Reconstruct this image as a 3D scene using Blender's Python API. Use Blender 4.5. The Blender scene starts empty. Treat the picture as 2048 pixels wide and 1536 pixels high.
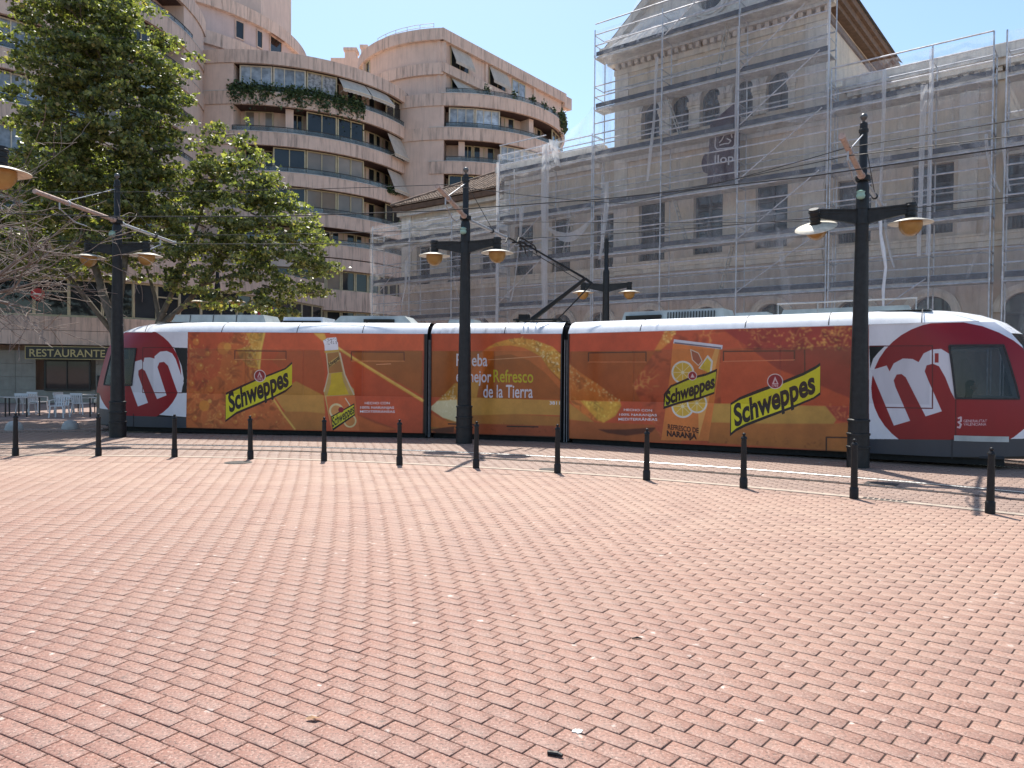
import bpy, bmesh, math, random
import numpy as np
from mathutils import Vector, Matrix
random.seed(7); rng = np.random.default_rng(11)
sc = bpy.context.scene; col = sc.collection
R_ = math.radians
# ------------------------------------------------------------------ camera, sky, sun, exposure
cd = bpy.data.cameras.new('camera'); cam = bpy.data.objects.new('camera', cd); col.objects.link(cam)
cd.sensor_width = 36.0; cd.lens = 1500/2048*36; cd.clip_start = .05; cd.clip_end = 2000
cam.matrix_world = Matrix.Translation((0, 0, 1.9)) @ Matrix.Rotation(math.pi/2 - math.atan(30/1500), 4, 'X') @ Matrix.Rotation(.008, 4, 'Z')
sc.camera = cam
SUN_EL, SUN_AZ = R_(62), R_(-9.5)          # azimuth clockwise from +Y
sv = Vector((math.sin(SUN_AZ)*math.cos(SUN_EL), math.cos(SUN_AZ)*math.cos(SUN_EL), math.sin(SUN_EL)))
w = bpy.data.worlds.new('World'); sc.world = w; w.use_nodes = True
nt = w.node_tree; nt.nodes.clear()
wo = nt.nodes.new('ShaderNodeOutputWorld'); bg = nt.nodes.new('ShaderNodeBackground'); sky = nt.nodes.new('ShaderNodeTexSky')
sky.sky_type = 'NISHITA'; sky.sun_disc = False; sky.sun_elevation = SUN_EL; sky.sun_rotation = SUN_AZ % (2*math.pi)
sky.air_density = 1.0; sky.dust_density = 1.0; sky.ozone_density = 1.0
bg.inputs['Strength'].default_value = .13
tint = nt.nodes.new('ShaderNodeMix'); tint.data_type = 'RGBA'; tint.blend_type = 'MULTIPLY'; tint.inputs[0].default_value = 1; tint.inputs[7].default_value = (.90, .99, 1.0, 1)   # the camera's white balance
nt.links.new(sky.outputs[0], tint.inputs[6]); nt.links.new(tint.outputs[2], bg.inputs[0]); nt.links.new(bg.outputs[0], wo.inputs[0])
sd = bpy.data.lights.new('sun', 'SUN'); sd.energy = 4.4; sd.angle = R_(.55); sd.color = (1.0, .95, .87)
so = bpy.data.objects.new('sun', sd); col.objects.link(so); so.rotation_euler = sv.to_track_quat('Z', 'Y').to_euler()
sc.view_settings.view_transform = 'Standard'; sc.view_settings.look = 'None'
sc.view_settings.exposure = 0.72; sc.view_settings.gamma = 1.0; sc.view_settings.use_curve_mapping = False
# ------------------------------------------------------------------ helpers
def np_mesh(name, V, F, attr=None):
    """V (n,3), F (m,4) or (m,3) int arrays"""
    me = bpy.data.meshes.new(name); V = np.asarray(V, np.float32); F = np.asarray(F, np.int32)
    k = F.shape[1]; me.vertices.add(len(V)); me.vertices.foreach_set('co', V.ravel())
    me.loops.add(F.size); me.loops.foreach_set('vertex_index', F.ravel())
    me.polygons.add(len(F)); me.polygons.foreach_set('loop_start', np.arange(0, F.size, k, dtype=np.int32))
    me.update(calc_edges=True)
    if attr is not None:
        a = me.attributes.new('rnd', 'FLOAT', 'FACE'); a.data.foreach_set('value', np.asarray(attr, np.float32))
    return me
def link(name, data, parent=None, loc=(0, 0, 0), rot=(0, 0, 0)):
    o = bpy.data.objects.new(name, data); col.objects.link(o); o.parent = parent
    o.location = loc; o.rotation_euler = rot
    return o
def tag(o, label=None, cat=None, group=None, kind=None):
    if label: o['label'] = label
    if cat: o['category'] = cat
    if group: o['group'] = group
    if kind: o['kind'] = kind
    return o
def thing(name, label, cat, loc=(0, 0, 0), rz=0, group=None):
    return tag(link(name, None, None, loc, (0, 0, rz)), label, cat, group)
class MB:
    """collects polygons; build() links them as one mesh object"""
    def __init__(s, off=(0, 0, 0)): s.v = []; s.f = []; s.u = []; s.off = off
    def add(s, vs, fs):
        b = len(s.v); s.v += [tuple(x) for x in vs]; s.f += [tuple(b+i for i in f) for f in fs]; return s
    def box(s, x0, x1, y0, y1, z0, z1):
        return s.add([(x0,y0,z0),(x1,y0,z0),(x1,y1,z0),(x0,y1,z0),(x0,y0,z1),(x1,y0,z1),(x1,y1,z1),(x0,y1,z1)],
                     [(3,2,1,0),(4,5,6,7),(0,1,5,4),(1,2,6,5),(2,3,7,6),(3,0,4,7)])
    def bar(s, p, q, w, h, up=(0, 0, 1)):
        p = Vector(p); q = Vector(q); d = (q-p).normalized(); x = d.cross(Vector(up))
        if x.length < 1e-4: x = d.cross(Vector((0, 1, 0)))
        x.normalize(); y = x.cross(d); x *= w/2; y *= h/2
        vs = [p-x-y, p+x-y, p+x+y, p-x+y, q-x-y, q+x-y, q+x+y, q-x+y]
        return s.add(vs, [(0,1,2,3),(7,6,5,4),(0,4,5,1),(1,5,6,2),(2,6,7,3),(3,7,4,0)])
    def tube(s, pts, r, n=6, cap=True):
        pts = [Vector(p) for p in pts]; rs = r if isinstance(r, (list, tuple)) else [r]*len(pts); vs = []; fs = []
        for i, p in enumerate(pts):
            d = (pts[min(i+1, len(pts)-1)] - pts[max(i-1, 0)]).normalized()
            x = d.cross(Vector((0, 0, 1)))
            if x.length < .05: x = d.cross(Vector((1, 0, 0)))
            x.normalize(); y = x.cross(d)
            for k in range(n):
                a = 2*math.pi*k/n; vs.append(p + x*(rs[i]*math.cos(a)) + y*(rs[i]*math.sin(a)))
        for i in range(len(pts)-1):
            for k in range(n):
                k2 = (k+1) % n; fs.append((i*n+k, i*n+k2, (i+1)*n+k2, (i+1)*n+k))
        if cap: fs += [tuple(range(n)), tuple(range((len(pts)-1)*n, len(pts)*n))[::-1]]
        return s.add(vs, fs)
    def lathe(s, prof, n=16, c=(0, 0, 0), capb=True, capt=True):
        vs = []; fs = []
        for r, z in prof:
            for k in range(n):
                a = 2*math.pi*k/n; vs.append((c[0]+r*math.cos(a), c[1]+r*math.sin(a), c[2]+z))
        for i in range(len(prof)-1):
            for k in range(n):
                k2 = (k+1) % n; fs.append((i*n+k, i*n+k2, (i+1)*n+k2, (i+1)*n+k))
        if capb: fs.append(tuple(range(n))[::-1])
        if capt: fs.append(tuple(range((len(prof)-1)*n, len(prof)*n)))
        return s.add(vs, fs)
    def prism(s, poly, z0, z1, ax=2):
        """polygon extruded along axis ax (2: xy poly, 1: xz poly along y)"""
        n = len(poly)
        P = (lambda a, b, c: (a, b, c)) if ax == 2 else (lambda a, b, c: (a, c, b))
        vs = [P(a, b, z0) for a, b in poly] + [P(a, b, z1) for a, b in poly]
        return s.add(vs, [tuple(range(n))[::-1], tuple(range(n, 2*n))] + [(i, (i+1) % n, n+(i+1) % n, n+i) for i in range(n)])
    def arc(s, r0, r1, a0, a1, z0, z1, n, c=(0, 0)):
        vs = []; fs = []
        for i in range(n+1):
            a = a0+(a1-a0)*i/n; ca, sa = math.cos(a), math.sin(a)
            vs += [(c[0]+r0*ca, c[1]+r0*sa, z0), (c[0]+r1*ca, c[1]+r1*sa, z0), (c[0]+r1*ca, c[1]+r1*sa, z1), (c[0]+r0*ca, c[1]+r0*sa, z1)]
        for i in range(n):
            b = 4*i
            for k in range(4): fs.append((b+k, b+(k+1) % 4, b+4+(k+1) % 4, b+4+k))
        fs += [(3, 2, 1, 0), (4*n, 4*n+1, 4*n+2, 4*n+3)]
        return s.add(vs, fs)
    def ring(s, prof, a0, a1, n, c=(0, 0)):
        k = len(prof); vs = []
        for i in range(n+1):
            a = a0+(a1-a0)*i/n; vs += [(c[0]+r*math.cos(a), c[1]+r*math.sin(a), z) for r, z in prof]
        return s.add(vs, [(k*i+j, k*i+(j+1) % k, k*i+k+(j+1) % k, k*i+k+j) for i in range(n) for j in range(k)])
    def mesh(s, name, mat=None, smooth=0):
        me = bpy.data.meshes.new(name); o = s.off
        me.from_pydata([(v[0]-o[0], v[1]-o[1], v[2]-o[2]) for v in s.v], [], s.f)
        bm = bmesh.new(); bm.from_mesh(me); bmesh.ops.recalc_face_normals(bm, faces=bm.faces); bm.to_mesh(me); bm.free()
        if mat: me.materials.append(mat)
        if smooth:
            me.polygons.foreach_set('use_smooth', [True]*len(me.polygons)); me.set_sharp_from_angle(angle=R_(smooth))
        me.update(); return me
    def build(s, name, mat, parent=None, smooth=0, loc=(0, 0, 0), rot=(0, 0, 0)):
        return link(name, s.mesh(name, mat, smooth), parent, loc, rot)
def copy_tree(o, parent=None):
    c = o.copy(); col.objects.link(c); c.parent = parent
    for ch in list(o.children): copy_tree(ch, c)
    return c
# ------------------------------------------------------------------ materials
def N(nt, t, **kw):
    n = nt.nodes.new(t)
    for k, v in kw.items():
        if k in n.inputs: n.inputs[k].default_value = v
        else: setattr(n, k, v)
    return n
def newmat(name):
    m = bpy.data.materials.new(name); m.use_nodes = True; nt = m.node_tree
    return m, nt, nt.nodes['Principled BSDF'], nt.nodes['Material Output']
def mixc(nt, fac, a, b, blend='MIX'):
    n = nt.nodes.new('ShaderNodeMix'); n.data_type = 'RGBA'; n.blend_type = blend
    for s, v in ((0, fac), (6, a), (7, b)):
        if hasattr(v, 'is_linked') or hasattr(v, 'links'): nt.links.new(v, n.inputs[s])
        elif s == 0: n.inputs[0].default_value = v
        else: n.inputs[s].default_value = (*v, 1) if len(v) == 3 else v
    return n.outputs[2]
def noise(nt, vec, scale, detail=4, rough=.55):
    n = N(nt, 'ShaderNodeTexNoise', Scale=scale, Detail=detail, Roughness=rough); nt.links.new(vec, n.inputs['Vector']); return n.outputs['Fac']
def ramp(nt, fac, stops):
    n = nt.nodes.new('ShaderNodeValToRGB'); e = n.color_ramp.elements
    while len(e) < len(stops): e.new(.5)
    for i, (p, c) in enumerate(stops):
        e[i].position = p; e[i].color = (c, c, c, 1) if isinstance(c, (int, float)) else (*c, 1)
    nt.links.new(fac, n.inputs[0]); return n.outputs[0]
def wpos(nt, scale=(1, 1, 1)):
    g = nt.nodes.new('ShaderNodeNewGeometry'); mp = N(nt, 'ShaderNodeMapping'); mp.inputs['Scale'].default_value = scale
    nt.links.new(g.outputs['Position'], mp.inputs['Vector']); return mp.outputs[0]
def bump(nt, bs, h, strength, dist=.01):
    b = N(nt, 'ShaderNodeBump', Strength=strength, Distance=dist); nt.links.new(h, b.inputs['Height']); nt.links.new(b.outputs[0], bs.inputs['Normal'])
def M(name, c, rough=.6, metal=0., var=.12, scale=4., bmp=0., bscale=60., streak=0., sp=.5, orv=0., dirtc=None):
    m, nt, bs, out = newmat(name); p = wpos(nt)
    n1 = noise(nt, p, scale, 5)
    f = ramp(nt, n1, [(.3, 0.), (.7, 1.)])
    lo = tuple(x*(1-var) for x in c); hi = tuple(min(1, x*(1+var)) for x in c)
    cc = mixc(nt, f, lo, hi)
    if streak:
        ps = wpos(nt, (2.2, 2.2, .22)); n2 = noise(nt, ps, 2.2, 6, .65)
        f2 = ramp(nt, n2, [(.48, 0.), (.75, streak)])
        cc = mixc(nt, f2, cc, dirtc or tuple(x*.45 for x in c))
    if orv:
        oi = nt.nodes.new('ShaderNodeObjectInfo'); f3 = ramp(nt, oi.outputs['Random'], [(0, 1-orv), (1, 1.)])
        cc = mixc(nt, 1., cc, f3, 'MULTIPLY')
    nt.links.new(cc, bs.inputs['Base Color'])
    r1 = ramp(nt, noise(nt, p, scale*3, 3), [(.3, max(0, rough-.08)), (.7, min(1, rough+.08))])
    nt.links.new(r1, bs.inputs['Roughness']); bs.inputs['Metallic'].default_value = metal; bs.inputs['Specular IOR Level'].default_value = sp
    if bmp: bump(nt, bs, noise(nt, p, bscale, 4), bmp)
    return m
def glassy(name, c, rough=.04, var=.25, scale=.7, alpha=0.):
    m, nt, bs, out = newmat(name); p = wpos(nt)
    oi = nt.nodes.new('ShaderNodeObjectInfo')
    f = ramp(nt, noise(nt, p, scale, 2), [(.35, 0.), (.65, 1.)])
    cc = mixc(nt, f, tuple(x*(1-var) for x in c), tuple(x*(1+var) for x in c))
    f3 = ramp(nt, oi.outputs['Random'], [(0, .55), (1, 1.3)]); cc = mixc(nt, 1., cc, f3, 'MULTIPLY')
    nt.links.new(cc, bs.inputs['Base Color']); bs.inputs['Roughness'].default_value = rough; bs.inputs['IOR'].default_value = 1.52
    pw = wpos(nt); bump(nt, bs, noise(nt, pw, .8, 2), .12, .02)
    if alpha:
        tr = nt.nodes.new('ShaderNodeBsdfTransparent'); mx = N(nt, 'ShaderNodeMixShader'); mx.inputs[0].default_value = 1-alpha
        nt.links.new(tr.outputs[0], mx.inputs[1]); nt.links.new(bs.outputs[0], mx.inputs[2]); nt.links.new(mx.outputs[0], out.inputs[0])
    return m
black_paint = M('black_paint', (.013, .013, .014), .5, sp=.3, var=.3, scale=14, bmp=.15, bscale=90)
pole_paint = M('pole_paint', (.016, .0175, .019), .5, sp=.35, var=.35, scale=9, bmp=.2, bscale=80, streak=.25, dirtc=(.045, .045, .045))
finial_metal = M('finial_metal', (.12, .12, .12), .4, .6)
galv = M('galvanised_steel', (.42, .42, .43), .45, .55, var=.15, scale=20)
galv_pink = M('weathered_tube', (.46, .33, .27), .5, .2, var=.25, scale=18)
wire_m = M('wire', (.03, .03, .032), .6, .2)
shade_cream = M('shade_cream', (.62, .56, .45), .5, var=.2, scale=12)
shade_under = M('shade_under', (.66, .46, .34), .5, var=.1)
insul = M('green_insulator', (.25, .42, .36), .15, var=.15)
amber, nt, bs, out = newmat('amber_globe')
ag = ramp(nt, noise(nt, wpos(nt), 9, 3), [(.3, (.36, .20, .055)), (.7, (.44, .27, .09))]); nt.links.new(ag, bs.inputs['Base Color'])
bs.inputs['Roughness'].default_value = .3
tl = nt.nodes.new('ShaderNodeBsdfTranslucent'); nt.links.new(ag, tl.inputs[0]); mx = nt.nodes.new('ShaderNodeMixShader'); mx.inputs[0].default_value = .2
nt.links.new(bs.outputs[0], mx.inputs[1]); nt.links.new(tl.outputs[0], mx.inputs[2]); nt.links.new(mx.outputs[0], out.inputs[0])
rail_steel = M('rail_steel', (.30, .29, .28), .26, .9, var=.15, scale=8)
groove_m = M('rail_groove', (.035, .03, .028), .8)
kerb_m = M('kerb_stone', (.40, .32, .25), .8, var=.2, scale=5, bmp=.3)
iron = M('cast_iron', (.055, .05, .046), .6, .4, var=.3, scale=30, bmp=.3)
concrete = M('concrete', (.42, .40, .37), .85, var=.18, scale=6, bmp=.3)
Cc = np.array([-8.6, -7.75])        # centre of the curve that tracks, kerb, bollards and paving rows follow
# ------------------------------------------------------------------ ground, paving, tracks
def brick_mat(name, per_object, tones, dust_glare=True):
    m, nt, bs, out = newmat(name); p = wpos(nt)
    if per_object: rv = nt.nodes.new('ShaderNodeObjectInfo').outputs['Random']
    else:
        a = nt.nodes.new('ShaderNodeAttribute'); a.attribute_name = 'rnd'; rv = a.outputs['Fac']
    k = len(tones)-1
    c = ramp(nt, rv, [(i/k, t) for i, t in enumerate(tones)])
    big = ramp(nt, noise(nt, p, .45, 5, .6), [(.36, 0.), (.68, .7)])
    c = mixc(nt, big, c, mixc(nt, .35, c, (.21, .145, .125)))
    mid = ramp(nt, noise(nt, p, 7, 5, .7), [(.48, 0.), (.78, .45)])
    c = mixc(nt, mid, c, (.175, .125, .11))
    # aggregate: dark and pale grains
    g1 = ramp(nt, noise(nt, p, 52, 4, .75), [(.52, 0.), (.60, .9)])
    c = mixc(nt, g1, c, (.075, .040, .031))
    g2 = ramp(nt, noise(nt, wpos(nt, (1.3, 1.3, 1.3)), 46, 4, .75), [(.54, 0.), (.62, .75)])
    c = mixc(nt, g2, c, (.48, .32, .26))
    # gum spots and droppings
    v = N(nt, 'ShaderNodeTexVoronoi', Scale=5.0); v.inputs['Randomness'].default_value = 1; 
    wv = wpos(nt, (1, 1, .01)); dn = N(nt, 'ShaderNodeTexNoise', Scale=22.0, Detail=3.0); nt.links.new(wv, dn.inputs['Vector']); dn.inputs['Roughness'].default_value = .75
    ad = N(nt, 'ShaderNodeVectorMath', operation='MULTIPLY_ADD'); nt.links.new(dn.outputs['Color'], ad.inputs[0]); ad.inputs[1].default_value = (.11, .11, 0); nt.links.new(wv, ad.inputs[2])
    nt.links.new(ad.outputs[0], v.inputs['Vector'])
    spot = ramp(nt, v.outputs['Distance'], [(.05, 1.), (.13, 0.)])
    sel = ramp(nt, noise(nt, wpos(nt, (1, 1, 0.01)), 2.3, 3), [(.40, 0.), (.50, .85)])
    mul = N(nt, 'ShaderNodeMath', operation='MULTIPLY'); nt.links.new(spot, mul.inputs[0]); nt.links.new(sel, mul.inputs[1])
    c = mixc(nt, mul.outputs[0], c, (.62, .52, .46))
    v2 = N(nt, 'ShaderNodeTexVoronoi', Scale=3.1); nt.links.new(ad.outputs[0], v2.inputs['Vector']); s2 = ramp(nt, v2.outputs['Distance'], [(.04, .75), (.08, 0.)])
    c = mixc(nt, s2, c, (.06, .045, .04))
    if dust_glare:   # paler towards the kerb: dusty sand, plus sun glare painted into the colour
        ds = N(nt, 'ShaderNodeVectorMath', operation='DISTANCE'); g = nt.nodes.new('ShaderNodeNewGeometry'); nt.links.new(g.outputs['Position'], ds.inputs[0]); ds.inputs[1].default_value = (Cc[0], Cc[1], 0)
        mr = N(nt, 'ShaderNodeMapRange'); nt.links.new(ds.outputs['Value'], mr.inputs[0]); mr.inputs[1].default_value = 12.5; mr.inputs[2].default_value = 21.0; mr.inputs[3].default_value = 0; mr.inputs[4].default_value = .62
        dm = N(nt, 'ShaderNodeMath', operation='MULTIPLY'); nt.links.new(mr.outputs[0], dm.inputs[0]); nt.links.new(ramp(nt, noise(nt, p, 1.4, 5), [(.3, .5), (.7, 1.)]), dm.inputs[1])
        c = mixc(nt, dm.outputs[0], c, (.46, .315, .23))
    nt.links.new(c, bs.inputs['Base Color']); bs.inputs['Roughness'].default_value = .62; bs.inputs['Specular IOR Level'].default_value = .45
    bump(nt, bs, noise(nt, p, 190, 3), .35, .004)
    return m
TONES = [(.272, .128, .094), (.285, .134, .098), (.264, .126, .094), (.295, .143, .106), (.276, .131, .097), (.258, .126, .096)]
TONES2 = [(.31, .205, .155), (.33, .225, .17), (.29, .195, .15), (.335, .222, .165)]
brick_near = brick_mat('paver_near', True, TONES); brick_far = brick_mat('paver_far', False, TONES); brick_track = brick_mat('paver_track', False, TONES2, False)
joint_m, nt, bs, out = newmat('joint_sand')
jp = wpos(nt); jf = ramp(nt, noise(nt, jp, 1.6, 6, .7), [(.52, 0.), (.66, .8)]); jc = mixc(nt, ramp(nt, noise(nt, jp, 30, 3), [(.35, 0.), (.65, 1.)]), (.036, .022, .018), (.075, .046, .037))
nt.links.new(mixc(nt, jf, jc, (.20, .135, .10)), bs.inputs['Base Color']); bs.inputs['Roughness'].default_value = .95; bump(nt, bs, noise(nt, jp, 120, 3), .5, .004)
far_ground, nt, bs, out = newmat('far_paving')
bt = N(nt, 'ShaderNodeTexBrick', Scale=4.2); bt.inputs['Color1'].default_value = (.36, .22, .17, 1); bt.inputs['Color2'].default_value = (.42, .27, .20, 1); bt.inputs['Mortar'].default_value = (.14, .09, .07, 1)
nt.links.new(wpos(nt), bt.inputs['Vector']); nt.links.new(mixc(nt, ramp(nt, noise(nt, wpos(nt), .3, 5), [(.35, 0.), (.7, .5)]), bt.outputs[0], (.30, .24, .2)), bs.inputs['Base Color']); bs.inputs['Roughness'].default_value = .85
g = MB(); g.add([(-500, -500, -.02), (500, -500, -.02), (500, 500, -.02), (-500, 500, -.02)], [(0, 1, 2, 3)]); ground = tag(g.build('ground', far_ground), kind='structure')
pave = MB(); pave.arc(9.5, 23.49, R_(-20), R_(175), -.018, -.0075, 90, Cc); pavement = tag(pave.build('pavement', joint_m), kind='structure')
tb = MB(); tb.arc(23.66, 33.0, R_(-20), R_(175), -.018, -.0075, 110, Cc); track_bed = tag(tb.build('track_paving', joint_m), kind='structure')
kb = MB(); kb.arc(23.495, 23.655, R_(-20), R_(175), -.018, .004, 150, Cc); tag(kb.build('kerb', kerb_m), kind='structure')
PL_, PW_ = .242, .1185
def paver_geo(cx, cy, th, hl, hw, z):
    """arrays -> verts (n,12,3): chamfered top, outer edge, foot"""
    n = len(cx); tx, ty = -np.sin(th), np.cos(th); rx, ry = np.cos(th), np.sin(th)
    sx = np.array([-1, 1, 1, -1]); sy = np.array([-1, -1, 1, 1]); V = np.zeros((n, 12, 3))
    for lv, (ins, dz) in enumerate(((.0032, 0.), (0., -.003), (0., -.012))):
        for k in range(4):
            a = sx[k]*(hl-ins); b = sy[k]*(hw-ins)
            V[:, lv*4+k, 0] = cx + a*tx + b*rx; V[:, lv*4+k, 1] = cy + a*ty + b*ry; V[:, lv*4+k, 2] = z + dz
    return V
QF = np.array([(0, 1, 2, 3)] + [(4*l+k+4, 4*l+(k+1) % 4+4, 4*l+(k+1) % 4, 4*l+k) for l in range(2) for k in range(4)])
def rows(r0, r1):
    out = []; i = 0; r = r0
    while r + PW_ <= r1 + 1e-6:
        rc = r+PW_/2; st = PL_/rc; th = R_(48) + (np.arange(-int(1.1/st), int(1.7/st)) + .5*(i % 2) + rng.uniform(-.025, .025))*st
        cx = Cc[0]+rc*np.cos(th); cy = Cc[1]+rc*np.sin(th)
        k = (cy > .6) & (np.abs(cx) < .74*cy+5.5)
        out.append(np.c_[cx[k], cy[k], th[k]]); r += PW_; i += 1
    return np.concatenate(out)
A_ = rows(23.46-94*PW_, 23.47)
d_ = np.hypot(A_[:, 0], A_[:, 1]); vis = (np.abs(A_[:, 0]) < .68*A_[:, 1]) & (A_[:, 1] > 3.3)
order = np.argsort(np.where(vis, d_, 1e9)); near = order[:300]; rest = order[300:]
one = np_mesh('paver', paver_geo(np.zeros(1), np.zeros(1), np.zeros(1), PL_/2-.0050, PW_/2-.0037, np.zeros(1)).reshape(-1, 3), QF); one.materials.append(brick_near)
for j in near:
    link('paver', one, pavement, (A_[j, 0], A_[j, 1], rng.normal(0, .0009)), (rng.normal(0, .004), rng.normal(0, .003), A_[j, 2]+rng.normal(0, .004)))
def paver_field(name, A, mat, parent):
    n = len(A); V = paver_geo(A[:, 0], A[:, 1], A[:, 2]+rng.normal(0, .004, n), PL_/2-.0050, PW_/2-.0037, rng.normal(0, .0009, n))
    V[:, :4, 2] += rng.normal(0, .0004, (n, 4))
    F = (QF[None]+12*np.arange(n)[:, None, None]).reshape(-1, 4)
    me = np_mesh(name, V.reshape(-1, 3), F, np.repeat(rng.random(n), 9)); me.materials.append(mat)
    return tag(link(name, me, parent), kind='stuff')
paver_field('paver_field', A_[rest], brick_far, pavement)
T_ = np.concatenate([rows(23.67, 24.89), rows(25.11, 25.76), rows(25.98, 29.5), rows(29.66, 30.5), rows(30.64, 32.9)])
paver_field('paver_field', T_, brick_track, track_bed)
def track(r_in, r_out, label):
    t = thing('tram_track', label, 'track', (Cc[0], Cc[1], 0))
    for r, s in ((r_in, 1), (r_out, -1)):
        # worn head, rounded over towards the inner side, and the flangeway beside it
        b = MB(); b.ring([(r-.035, -.018), (r-.035, .004), (r-.015, .005), (r, .006), (r+.04, .006), (r+.05, -.002), (r+.05, -.018)] if s > 0 else [(r-.035, -.018), (r-.035, -.012), (r-.015, .002), (r, .006), (r+.04, .006), (r+.05, -.002), (r+.05, -.018)], R_(-15), R_(150), 220); ra = b.build('rail', rail_steel, t)
        b = MB(); b.arc(r+.052 if s > 0 else r-.15, r+.16 if s > 0 else r-.037, R_(-15), R_(150), -.017, -.0065, 200); b.build('groove', groove_m, ra)
track(24.945, 25.915, 'pair of shiny steel rails set in the paving between the bollards and the tram')
track(29.57, 30.55, 'pair of rails in the paving under the orange tram')
# small things on the paving
def grate(name, label, x, y, rz, L, W, slots):
    t = thing(name, label, 'drain cover', (x, y, 0), rz)
    b = MB(); b.box(-L/2, L/2, -W/2, W/2, -.01, .0035); b.build('frame', iron, t)
    b = MB()
    for i in range(slots):
        cx = -L/2+(i+.5)*L/slots; b.box(cx-.32*L/slots, cx+.32*L/slots, -W*.36, W*.36, .0045, .0065)
    tag(b.build('slot', groove_m, t), kind='stuff')
grate('drain_grate', 'slotted iron drain grate by the kerb near the right lamp pole', 5.56, 11.12, R_(-35), .62, .16, 8)
grate('drain_grate', 'square iron cover between the rails in the shadow of the right lamp', 6.3, 12.72, R_(-35), .5, .36, 5)
def manhole(label, x, y, r):
    t = thing('manhole_cover', label, 'manhole', (x, y, 0))
    MB().lathe([(r, -.01), (r, .003)], 24).build('frame', iron, t); MB().lathe([(r*.86, .003), (r*.86, .006)], 24).build('lid', iron, t)
manhole('round iron manhole cover left of the fourth bollard on the paving', -5.42, 14.85, .27)
manhole('round iron manhole cover beside the middle of the bollard row', .72, 14.2, .2)
b = MB(); b.tube([(0, 0, .012), (.045, .018, .014), (.075, .02, .012)], [.011, .012, .008], 8); tag(b.build('litter', black_paint, loc=(.19, 3.66, 0), rot=(0, 0, R_(-38))), 'short black plastic tube lying on the pavers at the bottom of the picture', 'litter')
b = MB(); b.tube([(0, 0, .008), (.04, .01, .012), (.07, -.005, .008)], [.004, .007, .003], 6); tag(b.build('litter', black_paint, loc=(.86, 5.25, 0)), 'small dark twig on the paving right of centre', 'litter')
leaf_dry = M('dry_leaf', (.30, .17, .09), .8, var=.3, scale=40)
b = MB(); b.add([(0, 0, .012), (.03, .018, .02), (.075, .012, .012), (.09, 0, .016), (.06, -.02, .022), (.02, -.015, .01)], [(0, 1, 5), (1, 2, 4, 5), (2, 3, 4)]); tag(b.build('dry_leaf', leaf_dry, loc=(-1.1, 4.0, 0)), 'brown curled leaf on the near pavers', 'leaf')
spl_m = M('bird_dropping', (.80, .80, .76), .8, var=.08)
b = MB(); pts = [(.028*random.uniform(.6, 1.3)*math.cos(i*.35), .024*random.uniform(.6, 1.3)*math.sin(i*.35)) for i in range(18)]; b.prism(pts, .001, .0045); tag(b.build('bird_dropping', spl_m, loc=(.36, 3.9, 0)), 'white splat on a paver near the bottom centre', 'dropping')
# ------------------------------------------------------------------ bollards
def make_bollard(label):
    t = thing('bollard', label, 'bollard', group='black bollards in a curved row before the tram track')
    MB().lathe([(.064, 0), (.064, .15), (.058, .165), (.052, .175)], 12).build('base', black_paint, t, 40)
    MB().lathe([(.052, .17), (.043, .70), (.041, .79), (.051, .795), (.051, .815), (.043, .825), (.036, .84)], 12, capb=False).build('post', black_paint, t, 40)
    MB().lathe([(.022, .838), (.018, .85), (.027, .862), (.029, .875), (.022, .89), (.006, .897)], 12).build('cap', black_paint, t, 50)
    return t
BP = [(-10.383,15.667),(-8.709,15.783),(-7.059,15.68),(-5.384,15.442),(-3.808,15.208),(-2.194,14.674),(-.676,14.32),(.847,13.718),(2.339,12.931),(3.769,12.131),(5.141,11.208),(6.471,10.096)]
BL = ['leftmost black bollard, in front of the white cafe chairs', 'black bollard just left of the foot of the left lamp pole', 'black bollard in front of the grey skirt of the left tram cab', 'black bollard below the left yellow drink logo', 'black bollard standing in front of the printed bottle', 'black bollard below the white text right of the printed bottle', 'black bollard just right of the foot of the middle lamp pole', 'black bollard in front of the second tram gangway', 'black bollard below the left edge of the printed can', 'black bollard below the large right yellow drink logo', 'black bollard close in front of the right lamp pole', 'rightmost black bollard, in front of the right tram cab']
b0 = make_bollard(BL[0])
for i, (x, y) in enumerate(BP):
    o = b0 if i == 0 else copy_tree(b0); o.location = (x, y, 0); o.rotation_euler = (rng.normal(0, .006), rng.normal(0, .006), rng.uniform(0, 3)); o['label'] = BL[i]
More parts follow.
